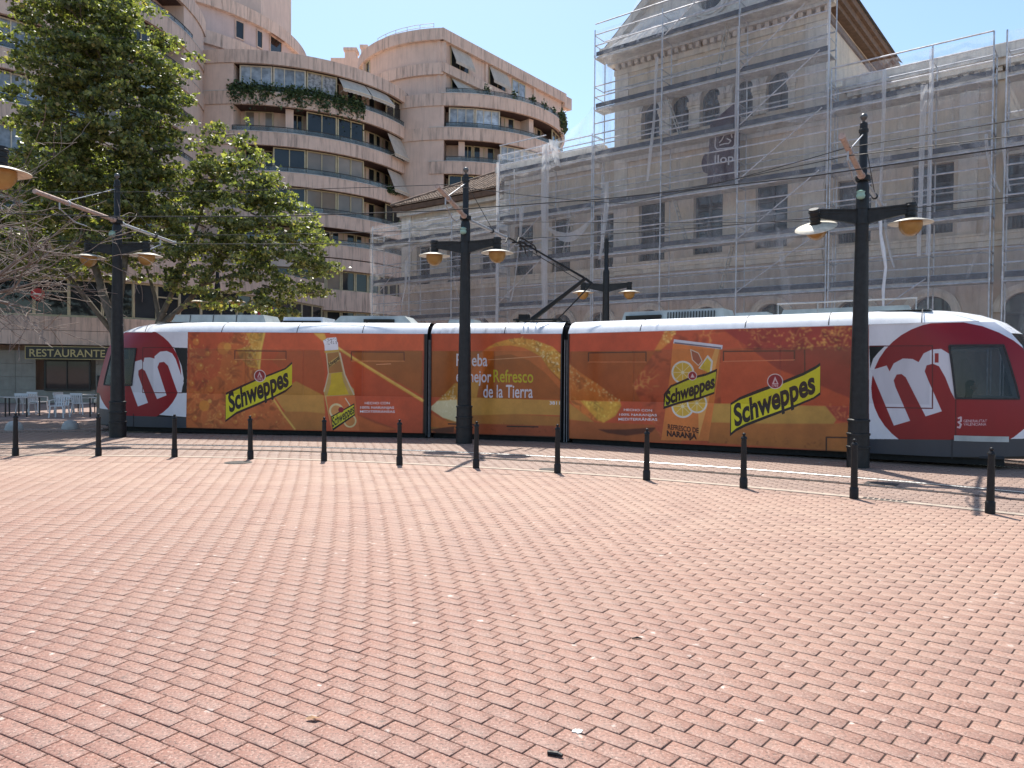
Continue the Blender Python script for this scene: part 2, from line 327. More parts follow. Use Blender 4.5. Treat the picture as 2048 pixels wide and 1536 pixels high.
AD={1:[('p',(192,74,40),[-.01,2.47,6.16,2.45,6.15,-.01,-.05,.01]),('p',(200,86,48),[2.04,2.45,6.16,2.45,6.16,2.03,1.98,2.01]),('p',(196,96,44),[-.01,2.45,2.04,2.45,1.95,2.03,1.9,1.56,2.12,1.06,2.3,.77,2.54,.44,2.86,.02,-.05,.01]),('p',(190,78,40),[-.01,2.45,1.27,2.45,.95,2.02,.85,1.41,.25,.94,-.03,1.13]),('p',(206,142,48),[1.55,2.45,2.04,2.45,1.95,2.03,1.9,1.54,1.63,1.59,1.4,1.82,1.31,2.02,1.69,2.12]),('p',(214,156,66),[1.9,2.45,2.04,2.45,1.95,2.03,1.91,1.56,1.85,1.59,1.87,2.03]),('p',(180,112,50),[1.34,1.99,1.7,1.92,1.87,1.59,1.63,1.62,1.41,1.79]),('p',(188,128,58),[2.3,.88,2.88,1.24,3.61,.89,3.65,.42,3.16,.48,2.61,.47,2.51,.57]),('p',(176,104,46),[2.54,.47,3.16,.48,3.65,.44,3.65,.02,2.86,.02]),('p',(176,76,40),[2.26,1.73,2.88,1.24,3.61,.89,3.64,1.48,3.5,2.01,2.46,2.0]),('p',(190,74,44),[4.43,.87,6.14,.86,6.14,.8,5.4,1.08,4.46,1.62]),('p',(168,70,36),[4.5,.44,5.48,.1,5.48,.02,4.5,.01]),('p',(196,92,40),[4.5,.41,4.94,.22,5.48,.08,5.01,.02,4.52,.03]),('p',(160,86,40),[4.46,1.82,6.14,.91,6.13,2.03,4.32,2.01]),('w',[-.01,2.45,2.04,2.45,1.95,2.03,1.9,1.56,2.12,1.06,2.3,.77,2.54,.44,2.86,.02,-.05,.01],3,1.0),('s',(230,170,90),[-.01,2.43,2.01,2.44,1.91,1.63,2.26,.83,2.82,.08,-.0,.05],90,1),('s',(236,200,120),[1.48,2.44,2.01,2.44,1.91,1.63,1.49,1.69],70,2),('c',(178,72,32),[.22,2.19],.1035),('c',(206,112,46),[.21,2.21],.09),('c',(232,176,96),[.24,2.25],.0225),('c',(178,72,32),[.54,1.89],.06899999999999999),('c',(206,112,46),[.53,1.91],.06),('c',(232,176,96),[.55,1.94],.015),('c',(178,72,32),[.33,1.55],.11499999999999999),('c',(206,112,46),[.32,1.58],.1),('c',(232,176,96),[.35,1.61],.025),('c',(178,72,32),[.12,1.11],.0805),('c',(206,112,46),[.1,1.14],.07),('c',(232,176,96),[.12,1.16],.0175),('c',(178,72,32),[.62,.98],.1035),('c',(206,112,46),[.6,1.01],.09),('c',(232,176,96),[.63,1.04],.0225),('c',(178,72,32),[1.29,1.66],.06899999999999999),('c',(206,112,46),[1.27,1.69],.06),('c',(232,176,96),[1.29,1.71],.015),('c',(178,72,32),[.87,.31],.092),('c',(206,112,46),[.85,.34],.08),('c',(232,176,96),[.88,.37],.02),('c',(178,72,32),[1.29,.15],.06899999999999999),('c',(206,112,46),[1.28,.18],.06),('c',(232,176,96),[1.3,.2],.015),('c',(178,72,32),[1.79,.33],.0805),('c',(206,112,46),[1.77,.36],.07),('c',(232,176,96),[1.79,.38],.0175),('c',(178,72,32),[.19,.23],.0805),('c',(206,112,46),[.18,.26],.07),('c',(232,176,96),[.2,.29],.0175),('l',(228,180,80),.05,[2.04,2.44,1.95,2.03,1.91,1.54]),('l',(222,170,80),.04,[2.3,.77,2.54,.42,2.86,.03]),('c',(206,122,40),[.44,.58],.14),('c',(214,150,70),[.59,.7],.05),('c',(198,110,44),[.95,2.05],.16),('c',(214,140,56),[1.06,2.09],.1),('p',(214,160,70),[3.33,2.45,3.62,2.44,3.67,2.3,3.57,2.25]),('l',(224,166,70),.06,[3.98,2.08,4.42,1.8,5.27,1.3,6.14,.8]),('l',(240,204,110),.02,[3.98,2.09,4.42,1.82,5.27,1.33,6.14,.83]),('b',.028),('p',(196,156,96),[3.64,2.02,3.99,2.07,4.15,1.45,4.21,1.23,4.39,1.06,4.54,.03,3.82,.02,3.6,1.02,3.68,1.22,3.73,1.45]),('l',(226,206,170),.03,[3.68,1.94,3.73,1.45,3.68,1.22,3.62,.99]),('l',(226,206,170),.04,[4.02,1.95,4.15,1.42,4.29,1.13,4.39,.93]),('p',(214,176,36),[3.8,1.44,4.07,1.48,4.12,1.24,4.26,.93,3.7,.89,3.79,1.19]),('p',(170,110,60),[3.69,1.94,3.98,1.98,4.1,1.49,3.74,1.45]),('p',(206,160,90),[3.72,1.71,3.98,1.88,4.02,1.78,3.74,1.58]),('t',(60,36,30),'Schweppes',[3.74,1.59,4.02,1.81,3.71,1.7],.03),('p',(208,104,54),[3.67,.87,4.41,.91,4.54,.03,3.82,.02]),('c',(226,196,150),[3.94,.51],.19),('c',(214,140,80),[3.94,.51],.14),('c',(224,190,140),[4.29,.27],.17),('c',(206,126,64),[4.29,.27],.13),('l',(232,214,180),.025,[4.17,.83,4.28,.67,4.36,.4]),('p',(24,20,26),[3.8,.37,4.4,.71,4.42,.41,3.85,.01]),('p',(222,206,50),[3.82,.35,4.39,.67,4.41,.44,3.85,.07]),('t',(24,20,26),'Schweppes',[3.84,.1,4.4,.47,3.83,.35],.02),('c',(150,22,44),[4.06,.54],.07),('p',(235,232,235),[3.58,2.26,3.7,2.33,3.92,2.35,3.97,2.21,3.98,2.04,3.63,2.01,3.62,2.14]),('s',(70,40,40),[3.6,2.27,3.94,2.32,3.97,2.17,3.61,2.14],26,5),('l',(210,160,60),.03,[3.63,1.98,3.99,2.02]),('p',(52,12,22),[1.02,.92,1.38,1.09,1.8,1.27,2.26,1.44,2.6,1.57,2.78,1.73,2.78,1.11,2.61,.96,2.26,.79,1.77,.57,1.31,.38,1.01,.17]),('p',(226,214,34),[1.02,.86,1.38,1.03,1.8,1.22,2.26,1.39,2.61,1.53,2.78,1.67,2.78,1.15,2.61,1.02,2.26,.84,1.77,.63,1.31,.44,1.02,.23]),('t',(24,20,26),'Schweppes',[1.12,.43,2.7,1.14,1.07,.92],.035),('c',(236,220,214),[1.93,1.36],.155),('c',(150,22,44),[1.93,1.36],.135),('p',(226,190,190),[1.92,1.47,1.86,1.32,2.0,1.32]),('p',(150,22,44),[1.92,1.4,1.89,1.33,1.95,1.33]),('t',(226,190,190),'1783',[1.85,1.25,2.01,1.25,1.85,1.3],.03),('t',(235,232,235),'HECHO CON',[4.67,.69,5.31,.7,4.67,.75],.015),('t',(235,232,235),'100% NARANJAS',[4.56,.58,5.42,.59,4.56,.64],.015),('t',(235,232,235),'MEDITERRÁNEAS',[4.55,.48,5.44,.49,4.55,.54],.015),('l',(110,44,30),.03,[1.26,1.77,1.26,1.99,2.62,1.99,2.62,1.78]),('l',(214,130,80),.02,[1.26,1.77,2.62,1.78]),('l',(110,44,30),.03,[4.32,1.76,4.32,1.99,5.66,1.99,5.67,1.78]),('l',(214,130,80),.02,[4.32,1.76,5.67,1.77]),('l',(230,150,110),.018,[4.96,1.68,5.33,1.7]),('p',(226,226,232),[-2.72,2.78,-.01,2.47,-.05,.28,-2.72,.44]),('c',(146,14,30),[-1.39,1.36],1.2),('p',(146,14,30),[-1.39,.16,-1.68,.18,-1.96,.25,-2.22,.36,-2.45,.51,-2.64,.69,-2.78,.9,-2.86,1.13,-2.89,1.36,-2.86,1.59,-2.78,1.82,-2.64,2.03,-2.45,2.21,-2.22,2.36,-1.96,2.47,-1.68,2.54,-1.39,2.56]),('p',(18,20,26),[-.39,2.06,-.02,2.05,-.04,.9,-.18,.9,-.12,1.26,-.18,1.59]),('p',(222,222,230),[-1.65,1.64,-1.29,1.74,-1.23,1.67,-1.2,1.79,-1.05,1.8,-.92,1.77,-.92,1.83,-.77,1.95,-.59,1.97,-.44,1.91,-.34,1.76,-.12,1.16,-.18,.97,-.29,.91,-.55,1.59,-.66,1.69,-.79,1.67,-.84,1.55,-.59,.83,-.85,.73,-1.18,1.45,-1.27,1.51,-1.37,1.46,-1.37,1.34,-1.1,.63,-1.38,.53,-1.65,1.2]),('p',(62,66,74),[-2.76,.44,-2.1,.42,-2.1,.29,-.05,.27,-.05,-.03,-2.76,.03]),('l',(90,8,20),.02,[-1.25,.89,-1.25,2.05,-.39,2.06]),('l',(90,8,20),.02,[-1.25,.89,-.16,.9])],2:[('p',(188,76,38),[-.05,2.46,3.34,2.45,3.34,.03,-.04,.01]),('p',(166,86,34),[-.02,2.03,3.33,2.01,3.33,.9,-.03,.89]),('p',(190,132,58),[.72,.91,3.33,.88,3.33,.53,2.2,.53,1.06,.43]),('p',(172,104,44),[.72,.45,2.2,.53,3.33,.5,3.34,.03,-.04,.01,-.03,.17]),('p',(160,70,36),[1.07,.27,3.33,.28,3.34,.03,-.02,.01,.34,.18]),('s',(120,52,28),[1.4,.25,3.3,.28,3.3,.09,1.41,.09],40,7),('p',(196,100,44),[1.29,1.97,1.52,2.16,1.85,2.21,2.38,2.12,2.8,1.92,3.03,1.58,3.34,1.27,3.34,1.09,2.94,1.51,2.51,1.82,2.05,1.96,1.65,1.91,1.39,1.53,1.33,1.3,.99,1.36]),('p',(206,138,46),[1.37,2.04,1.68,2.23,2.02,2.32,2.34,2.35,2.7,2.28,3.09,2.14,3.34,1.92,3.34,1.32,3.0,1.64,2.8,1.91,2.61,2.01,2.38,2.12,2.05,2.17,1.69,2.15]),('w',[1.37,2.04,1.68,2.23,2.02,2.32,2.34,2.35,2.7,2.28,3.09,2.14,3.34,1.92,3.34,1.32,3.0,1.64,2.8,1.91,2.61,2.01,2.38,2.12,2.05,2.17,1.69,2.15],7,1.2),('w',[-.03,.61,.34,.93,.64,1.24,1.29,1.29,1.2,.82,1.03,.46,.69,.29,.34,.38],8,1.2),('s',(240,206,120),[1.85,2.29,2.34,2.34,2.7,2.27,3.09,2.13,3.34,1.91,3.33,1.7,2.83,1.95,2.38,2.14],110,8),('s',(240,214,170),[2.64,2.1,3.33,1.83,3.34,1.36,3.0,1.64],40,9),('p',(196,136,56),[-.03,.61,.34,.93,.64,1.24,1.29,1.29,1.2,.82,1.03,.46,.69,.29,.34,.38]),('p',(226,208,160),[-.03,.61,.2,.8,.7,.84,.73,.29,.34,.39]),('s',(240,226,190),[-.01,.63,.64,1.23,.72,.33],80,10),('p',(198,100,36),[-.03,.53,.34,.34,.72,.23,.69,.11,-.03,.16]),('p',(96,44,26),[-.01,.09,.65,.19,.62,.03,.17,.01]),('b',.022),('t',(232,226,234),'Prueba',[.68,1.67,1.48,1.67,.68,1.98],.012),('t',(232,226,234),'el mejor',[.68,1.28,1.58,1.28,.68,1.58],.012),('t',(204,190,40),'Refresco',[1.64,1.29,2.63,1.29,1.63,1.6],.012),('t',(232,226,234),'de la Tierra',[1.38,.91,2.62,.93,1.38,1.23],.012),('t',(235,232,235),'3811',[3.03,.78,3.28,.78,3.03,.86],.015),('l',(40,24,20),.03,[1.99,.23,2.76,.24]),('l',(40,24,20),.03,[.48,.24,1.17,.24]),('l',(220,150,110),.018,[1.49,1.82,2.77,1.91])],3:[('p',(190,74,42),[-.01,2.46,2.66,2.49,2.67,.02,-.06,-.01]),('p',(190,74,42),[1.48,2.46,6.31,2.47,6.31,.02,1.49,-.03]),('p',(166,78,34),[-.02,2.03,2.66,2.0,2.67,.9,-.03,.87]),('p',(186,124,54),[-.03,.84,.62,.4,-.03,.44]),('p',(170,84,40),[-.03,.43,.69,.4,2.67,.39,2.67,.02,-.06,-.01]),('p',(206,110,44),[-.02,1.74,.29,1.52,.79,1.22,1.24,.9,1.29,.8,1.14,.55,.85,.39,.62,.43,.29,.61,-.03,.89]),('p',(212,150,48),[.26,.88,1.24,.88,1.27,.78,1.14,.57,.85,.4,.69,.46]),('w',[-.02,1.74,.29,1.52,.79,1.22,1.24,.9,1.29,.8,1.14,.55,.85,.39,.62,.43,.29,.61,-.03,.89],9,1.0),('s',(240,214,150),[-.02,1.71,.29,1.49,1.24,.9,1.08,.81,-.01,1.4],80,11),('s',(240,200,90),[.32,.85,1.24,.87,1.14,.57,.85,.41],60,12),('p',(92,40,24),[.69,.24,1.33,.26,2.11,.34,1.99,.22,1.4,.12,.95,.16]),('p',(150,50,40),[3.54,2.44,6.28,2.47,6.27,.92,5.46,1.28,4.63,1.62,4.15,2.0]),('p',(182,76,44),[2.33,2.45,3.54,2.44,4.15,2.0,3.5,1.98,3.51,.86,2.23,.06,1.54,1.25,2.05,1.98]),('p',(204,120,50),[2.3,2.44,2.55,2.44,2.41,2.21,2.16,2.0,2.05,2.02]),('w',[2.33,2.45,3.54,2.44,4.15,2.0,3.5,1.98,3.51,.86,3.25,.09,2.23,.06,1.54,1.25,2.05,1.98],5,.7),('w',[3.54,2.44,6.02,2.45,6.03,1.95,4.15,2.0],6,.8),('s',(240,200,120),[2.3,2.44,2.55,2.44,2.41,2.21,2.14,2.03],30,13),('s',(226,150,80),[3.6,2.44,6.02,2.45,6.03,2.02,4.15,2.02],70,14),('s',(230,170,80),[4.63,2.29,4.93,2.3,6.02,2.44,6.03,2.02,5.16,1.94],60,15),('p',(184,134,60),[3.26,.88,3.7,.89,5.46,.88,5.55,.88,5.75,.62,5.69,.52,4.4,.5,3.24,.49]),('p',(172,98,42),[3.24,.49,4.4,.5,5.69,.54,5.97,.58,5.98,.01,3.25,.05]),('p',(160,54,38),[5.55,.88,5.97,.89,5.97,.56,5.78,.61]),('s',(214,120,70),[5.6,.9,5.97,.89,5.97,.56,5.78,.61],30,16),('s',(120,60,30),[3.19,.18,5.56,.23,5.56,.04,3.19,.02],40,17),('b',.028),('p',(206,112,50),[2.47,2.2,3.5,2.07,3.47,1.63,3.4,1.11,3.25,.09,2.21,.06,2.31,.78,2.41,1.52]),('p',(220,150,80),[3.04,.14,3.24,.9,3.39,1.63,3.48,2.04,3.39,2.05,3.24,1.63,3.03,.9]),('l',(206,206,214),.09,[2.51,2.21,3.51,2.07]),('l',(110,100,110),.03,[2.51,2.18,3.5,2.05]),('c',(224,218,206),[2.69,1.54],.25),('c',(206,160,52),[2.69,1.54],.21),('l',(230,206,140),.018,[2.69,1.54,2.91,1.54]),('l',(230,206,140),.018,[2.69,1.54,2.84,1.38]),('l',(230,206,140),.018,[2.69,1.54,2.69,1.32]),('l',(230,206,140),.018,[2.69,1.54,2.53,1.38]),('l',(230,206,140),.018,[2.69,1.54,2.46,1.54]),('l',(230,206,140),.018,[2.69,1.54,2.52,1.69]),('l',(230,206,140),.018,[2.69,1.54,2.68,1.76]),('l',(230,206,140),.018,[2.69,1.54,2.84,1.69]),('c',(228,214,170),[2.69,1.54],.035),('c',(224,218,206),[2.69,.81],.25),('c',(206,160,52),[2.69,.81],.21),('l',(230,206,140),.018,[2.69,.81,2.91,.82]),('l',(230,206,140),.018,[2.69,.81,2.85,.66]),('l',(230,206,140),.018,[2.69,.81,2.69,.59]),('l',(230,206,140),.018,[2.69,.81,2.53,.65]),('l',(230,206,140),.018,[2.69,.81,2.46,.81]),('l',(230,206,140),.018,[2.69,.81,2.53,.97]),('l',(230,206,140),.018,[2.69,.81,2.69,1.03]),('l',(230,206,140),.018,[2.69,.81,2.85,.97]),('c',(228,214,170),[2.69,.81],.035),('c',(224,218,206),[3.0,.89],.22),('c',(206,160,52),[3.0,.89],.1848),('l',(230,206,140),.018,[3.0,.89,3.2,.89]),('l',(230,206,140),.018,[3.0,.89,3.14,.75]),('l',(230,206,140),.018,[3.0,.89,3.0,.69]),('l',(230,206,140),.018,[3.0,.89,2.86,.75]),('l',(230,206,140),.018,[3.0,.89,2.81,.88]),('l',(230,206,140),.018,[3.0,.89,2.86,1.02]),('l',(230,206,140),.018,[3.0,.89,3.0,1.08]),('l',(230,206,140),.018,[3.0,.89,3.14,1.02]),('c',(228,214,170),[3.0,.89],.030800000000000004),('p',(224,218,206),[3.03,1.63,3.23,1.91,3.34,1.78,3.31,1.52]),('p',(206,170,40),[3.06,1.63,3.22,1.85,3.3,1.76,3.27,1.52]),('p',(160,80,60),[2.86,2.03,3.03,1.95,3.11,1.78,3.03,1.69,2.9,1.81]),('l',(226,200,180),.018,[2.86,2.03,3.03,1.95,3.11,1.78,3.03,1.69,2.9,1.81,2.86,2.03]),('p',(40,16,20),[2.27,1.07,2.42,1.26,2.82,1.43,3.19,1.52,3.43,1.62,3.37,1.09,3.03,.96,2.61,.86,2.26,.74]),('p',(196,190,40),[2.31,1.06,2.44,1.22,2.82,1.38,3.19,1.47,3.41,1.56,3.37,1.13,3.03,1.01,2.61,.91,2.28,.8]),('t',(24,20,26),'Schweppes',[2.31,.83,3.38,1.23,2.31,1.12],.04),('c',(226,200,196),[2.9,1.47],.1),('c',(150,22,44),[2.9,1.47],.085),('p',(226,190,190),[2.9,1.52,2.86,1.43,2.95,1.43]),('t',(54,14,10),'REFRESCO DE',[2.36,.31,3.04,.25,2.36,.42],.03),('t',(50,14,10),'NARANJA',[2.34,.16,3.0,.12,2.34,.28],.05),('l',(96,36,28),.03,[3.56,1.79,3.56,1.98,4.97,1.97,4.97,1.78]),('l',(206,110,80),.02,[3.56,1.77,4.97,1.79]),('l',(96,40,26),.03,[.47,1.79,.47,1.99,1.86,1.99,1.86,1.78]),('l',(206,110,70),.02,[.47,1.78,1.86,1.77]),('l',(96,36,30),.03,[5.16,1.98,5.17,1.28]),('p',(20,16,26),[3.71,.9,3.9,1.03,4.27,1.19,4.75,1.37,5.14,1.54,5.37,1.67,5.45,1.73,5.46,1.1,5.33,1.01,4.87,.79,4.4,.59,4.03,.43,3.83,.32,3.7,.21]),('p',(224,212,32),[3.72,.86,3.9,.97,4.27,1.12,4.75,1.31,5.14,1.48,5.37,1.61,5.45,1.67,5.45,1.15,5.33,1.05,4.87,.84,4.4,.65,4.03,.49,3.83,.38,3.72,.28]),('t',(24,20,26),'Schweppes',[3.8,.42,5.37,1.16,3.76,.87],.035),('c',(232,210,204),[4.6,1.36],.155),('c',(150,22,44),[4.6,1.36],.138),('p',(226,190,190),[4.6,1.46,4.54,1.3,4.67,1.3]),('p',(150,22,44),[4.6,1.39,4.58,1.32,4.64,1.32]),('t',(226,190,190),'1783',[4.54,1.25,4.66,1.25,4.54,1.29],.03),('t',(235,232,235),'HECHO CON',[1.34,.68,2.0,.68,1.34,.73],.015),('t',(235,232,235),'100% NARANJAS',[1.23,.57,2.11,.58,1.23,.62],.015),('t',(235,232,235),'MEDITERRÁNEAS',[1.21,.46,2.12,.48,1.21,.52],.015),('l',(70,34,20),.03,[5.57,-.01,5.57,.27,5.97,.28]),('p',(226,226,232),[6.31,2.47,8.97,2.61,8.99,.37,6.33,.27]),('c',(140,10,22),[7.58,1.25],1.22),('p',(140,10,22),[7.58,.03,7.87,.05,8.15,.12,8.41,.24,8.64,.39,8.83,.57,8.97,.78,9.05,1.01,9.08,1.25,9.05,1.49,8.97,1.72,8.83,1.93,8.64,2.11,8.41,2.26,8.15,2.38,7.87,2.45,7.58,2.47]),('p',(14,18,20),[6.32,2.04,6.59,2.04,6.48,1.92,6.39,1.8,6.34,1.62]),('p',(214,212,220),[6.35,1.58,6.62,1.67,6.67,1.56,6.74,1.71,6.89,1.8,7.05,1.79,7.15,1.73,7.23,1.89,7.36,1.96,7.51,1.97,7.65,1.87,7.74,1.76,7.75,1.02,7.67,1.19,7.58,1.45,7.48,1.65,7.38,1.7,7.28,1.67,7.25,1.56,7.31,1.39,7.53,.83,7.27,.73,6.94,1.45,6.87,1.51,6.79,1.5,6.74,1.39,6.77,1.27,7.02,.64,6.75,.54]),('p',(60,64,72),[6.33,.27,8.99,.36,8.99,.06,6.33,-.05]),('p',(150,30,30),[7.41,1.89,7.47,1.89,7.47,1.72,7.41,1.72]),('l',(90,8,16),.02,[6.33,2.04,7.37,2.03,7.38,.88,6.61,.88]),('l',(90,8,16),.02,[7.74,2.03,7.75,.32]),('t',(206,180,184),'GENERALITAT',[7.87,.64,8.23,.65,7.87,.69],.012),('t',(206,180,184),'VALENCIANA',[7.87,.58,8.22,.59,7.87,.63],.012),('l',(206,180,184),.03,[7.79,.71,7.83,.73,7.83,.66,7.79,.64,7.83,.6,7.81,.54,7.78,.55])]}
# ------------------------------------------------------------------ lettering and printed film
def text_geo(s, bold=0., size=1.):
    cu = bpy.data.curves.new('lettering', 'FONT'); cu.body = s; cu.offset = bold; cu.resolution_u = 4; cu.size = size
    ob = bpy.data.objects.new('lettering', cu); col.objects.link(ob); dg = bpy.context.evaluated_depsgraph_get(); dg.update()
    me = bpy.data.meshes.new_from_object(ob.evaluated_get(dg)); me.calc_loop_triangles()
    V = np.zeros(len(me.vertices)*3); me.vertices.foreach_get('co', V); V = V.reshape(-1, 3)[:, :2]
    T = np.zeros(len(me.loop_triangles)*3, np.int32); me.loop_triangles.foreach_get('vertices', T); T = T.reshape(-1, 3)
    bpy.data.objects.remove(ob); bpy.data.curves.remove(cu); bpy.data.meshes.remove(me)
    cap = .73*size
    x0, x1 = V[:, 0].min(), V[:, 0].max(); V = V.copy(); V[:, 0] = (V[:, 0]-x0)/(x1-x0); V[:, 1] /= cap
    return V, T
def text_mesh(name, s, w, h, mat, parent, place, bold=.02, thick=.006):
    """flat raised letters: place(u,v,d) maps 0..1 x cap-height units to 3D"""
    V, T = text_geo(s, bold)
    me = bpy.data.meshes.new(name); me.from_pydata([place(a*w, b*h, thick) for a, b in V], [], [tuple(t) for t in T]); me.materials.append(mat)
    return link(name, me, parent)
PXM = 170; SS = 2
def lin(c): c = np.asarray(c, float)/255; return np.where(c <= .04045, c/12.92, ((c+.055)/1.055)**2.4)
def value_noise(h, w, cell, r):
    gh, gw = h//cell+3, w//cell+3; G = r.random((gh, gw)); y = np.arange(h)/cell; x = np.arange(w)/cell
    yi = y.astype(int); xi = x.astype(int); fy = (y-yi); fx = (x-xi); fy = fy*fy*(3-2*fy); fx = fx*fx*(3-2*fx)
    a = G[np.ix_(yi, xi)]; b = G[np.ix_(yi, xi+1)]; c = G[np.ix_(yi+1, xi)]; d = G[np.ix_(yi+1, xi+1)]
    fx = fx[None]; fy = fy[:, None]; return (a*(1-fx)+b*fx)*(1-fy)+(c*(1-fx)+d*fx)*fy
def inside(P, X, Y):
    c = np.zeros(X.shape, bool); n = len(P)
    for i in range(n):
        x0, y0 = P[i]; x1, y1 = P[(i+1) % n]
        if y0 == y1: continue
        c ^= ((y0 > Y) != (y1 > Y)) & (X < (x1-x0)*(Y-y0)/(y1-y0)+x0)
    return c
def paint(ops, t0, t1, z0, z1, bands, seed):
    k = PXM*SS; Wd = int((t1-t0)*PXM)*SS; Hd = int((z1-z0)*PXM)*SS; im = np.zeros((Hd, Wd, 3)); r = np.random.default_rng(seed)
    def fill(P, c):
        P = np.asarray(P, float).reshape(-1, 2); Q = np.c_[(P[:, 0]-t0)*k, (P[:, 1]-z0)*k]
        a = max(0, int(Q[:, 0].min())); b = min(Wd, int(Q[:, 0].max())+2); e = max(0, int(Q[:, 1].min())); f = min(Hd, int(Q[:, 1].max())+2)
        if a >= b or e >= f: return
        X, Y = np.meshgrid(np.arange(a, b)+.5, np.arange(e, f)+.5); im[e:f, a:b][inside(Q, X, Y)] = lin(c)
    def stroke(P, wd, c):
        P = np.asarray(P, float).reshape(-1, 2)
        for p, q in zip(P[:-1], P[1:]):
            d = q-p; L = np.hypot(*d)
            if L < 1e-6: continue
            n = np.array([-d[1], d[0]])/L*wd/2; e = d/L*wd*.3; fill([p-n-e, q-n+e, q+n+e, p+n-e], c)
    for op in ops:
        if op[0] == 'p': fill(op[2], op[1])
        elif op[0] == 'l': stroke(op[3], op[2], op[1])
        elif op[0] == 'c':
            a = np.linspace(0, 2*math.pi, 40, False); fill(np.c_[op[2][0]+op[3]*np.cos(a), op[2][1]+op[3]*np.sin(a)], op[1])
        elif op[0] == 'b':      # the soft focus of the printed photograph
            n = max(1, int(op[1]*k/2))
            for _ in range(2):
                for ax in (0, 1):
                    pd = [(0, 0)]*3; pd[ax] = (n+1, n); c_ = np.cumsum(np.pad(im, pd, mode='edge'), axis=ax); L_ = im.shape[ax]
                    im = (np.take(c_, np.arange(2*n+1, 2*n+1+L_), ax)-np.take(c_, np.arange(0, L_), ax))/(2*n+1)
        elif op[0] == 'w':      # glossy juice: bent streaks of light and dark
            P = np.asarray(op[1], float).reshape(-1, 2); a, e = max(0, int((P[:, 0].min()-t0)*k)), max(0, int((P[:, 1].min()-z0)*k)); b, f = min(Wd, int((P[:, 0].max()-t0)*k)+1), min(Hd, int((P[:, 1].max()-z0)*k)+1)
            rr = np.random.default_rng(op[2]); h, w_ = f-e, b-a; c0 = k/op[3]
            wx = value_noise(h, w_, max(4, int(.30*c0)), rr); wy = value_noise(h, w_, max(4, int(.22*c0)), rr); big = value_noise(h+80, w_+80, max(4, int(.16*c0)), rr); fin = value_noise(h+80, w_+80, max(4, int(.05*c0)), rr)
            ii, jj = np.meshgrid(np.arange(h), np.arange(w_), indexing='ij'); ii = np.clip(ii+(wy*78).astype(int), 0, h+79); jj = np.clip(jj+(wx*78).astype(int), 0, w_+79)
            n = .62*big[ii, jj]+.38*fin[ii, jj]; rid = 1-np.abs(2*n-1); hi = np.clip((rid-.90)/.10, 0, 1)*np.clip((wx-.35)*2.2, 0, 1); dk = np.clip((.42-n)/.2, 0, 1)
            X, Y = np.meshgrid(np.arange(a, b)+.5, np.arange(e, f)+.5); m_ = inside(np.c_[(P[:, 0]-t0)*k, (P[:, 1]-z0)*k], X, Y)
            q = im[e:f, a:b]; q2 = q*(1-.38*dk[..., None]); q2 = q2*(1-.5*hi[..., None])+lin((232, 172, 92))*.5*hi[..., None]; q[m_] = q2[m_]
        elif op[0] == 's':
            P = np.asarray(op[2]).reshape(-1, 2); rr = np.random.default_rng(op[4]); lo = P.min(0); hi = P.max(0); n = 0
            while n < op[3]:
                q = lo+rr.random(2)*(hi-lo)
                if not inside(P, np.array([q[0]]), np.array([q[1]]))[0]: n += .2; continue
                a = rr.uniform(0, 3.14); L = rr.uniform(.01, .07); m = q+np.array([math.cos(a), math.sin(a)])*L*.5+rr.normal(0, .012, 2); e = q+np.array([math.cos(a), math.sin(a)])*L
                base = im[min(Hd-1, max(0, int((q[1]-z0)*k))), min(Wd-1, max(0, int((q[0]-t0)*k)))]
                f = rr.uniform(.35, 1.0); cc = base*(1-f)+lin(op[1])*f; s8 = (np.where(cc <= .0031308, cc*12.92, 1.055*cc**(1/2.4)-.055))*255
                stroke([q, m, e], rr.uniform(.006, .02), s8); n += 1
        elif op[0] == 't':
            b0, b1, tp = np.array(op[3]).reshape(3, 2); V, T = text_geo(op[2], op[4]); ex = b1-b0; ey = tp-b0
            P = b0+V[:, :1]*ex+V[:, 1:]*ey
            for tr in T: fill(P[tr], op[1])
    # print grain and mottling of the orange film only; dark see-through film over the windows
    org = (im[..., 0] > im[..., 2]*2.2) & (im[..., 1] > im[..., 2]*1.05) & (im[..., 1] < im[..., 0]*.75)
    mo = .35*value_noise(Hd, Wd, 210, r)+.3*value_noise(Hd, Wd, 80, r)+.2*value_noise(Hd, Wd, 34, r)+.15*value_noise(Hd, Wd, 11, r)
    lum = im[org] @ np.array([.3, .59, .11]); im[org] = (im[org]*.97+lum[:, None]*.03)*(.78+.54*mo)[org][:, None]*np.array([1.08, 1.14, 1.0])
    X = t0+(np.arange(Wd)+.5)/k; Z = z0+(np.arange(Hd)+.5)/k
    for a, b, e, f, fac in bands: im[np.ix_((Z > e) & (Z < f), (X > a) & (X < b))] *= fac
    im = im.reshape(Hd//SS, SS, Wd//SS, SS, 3).mean((1, 3)); return im
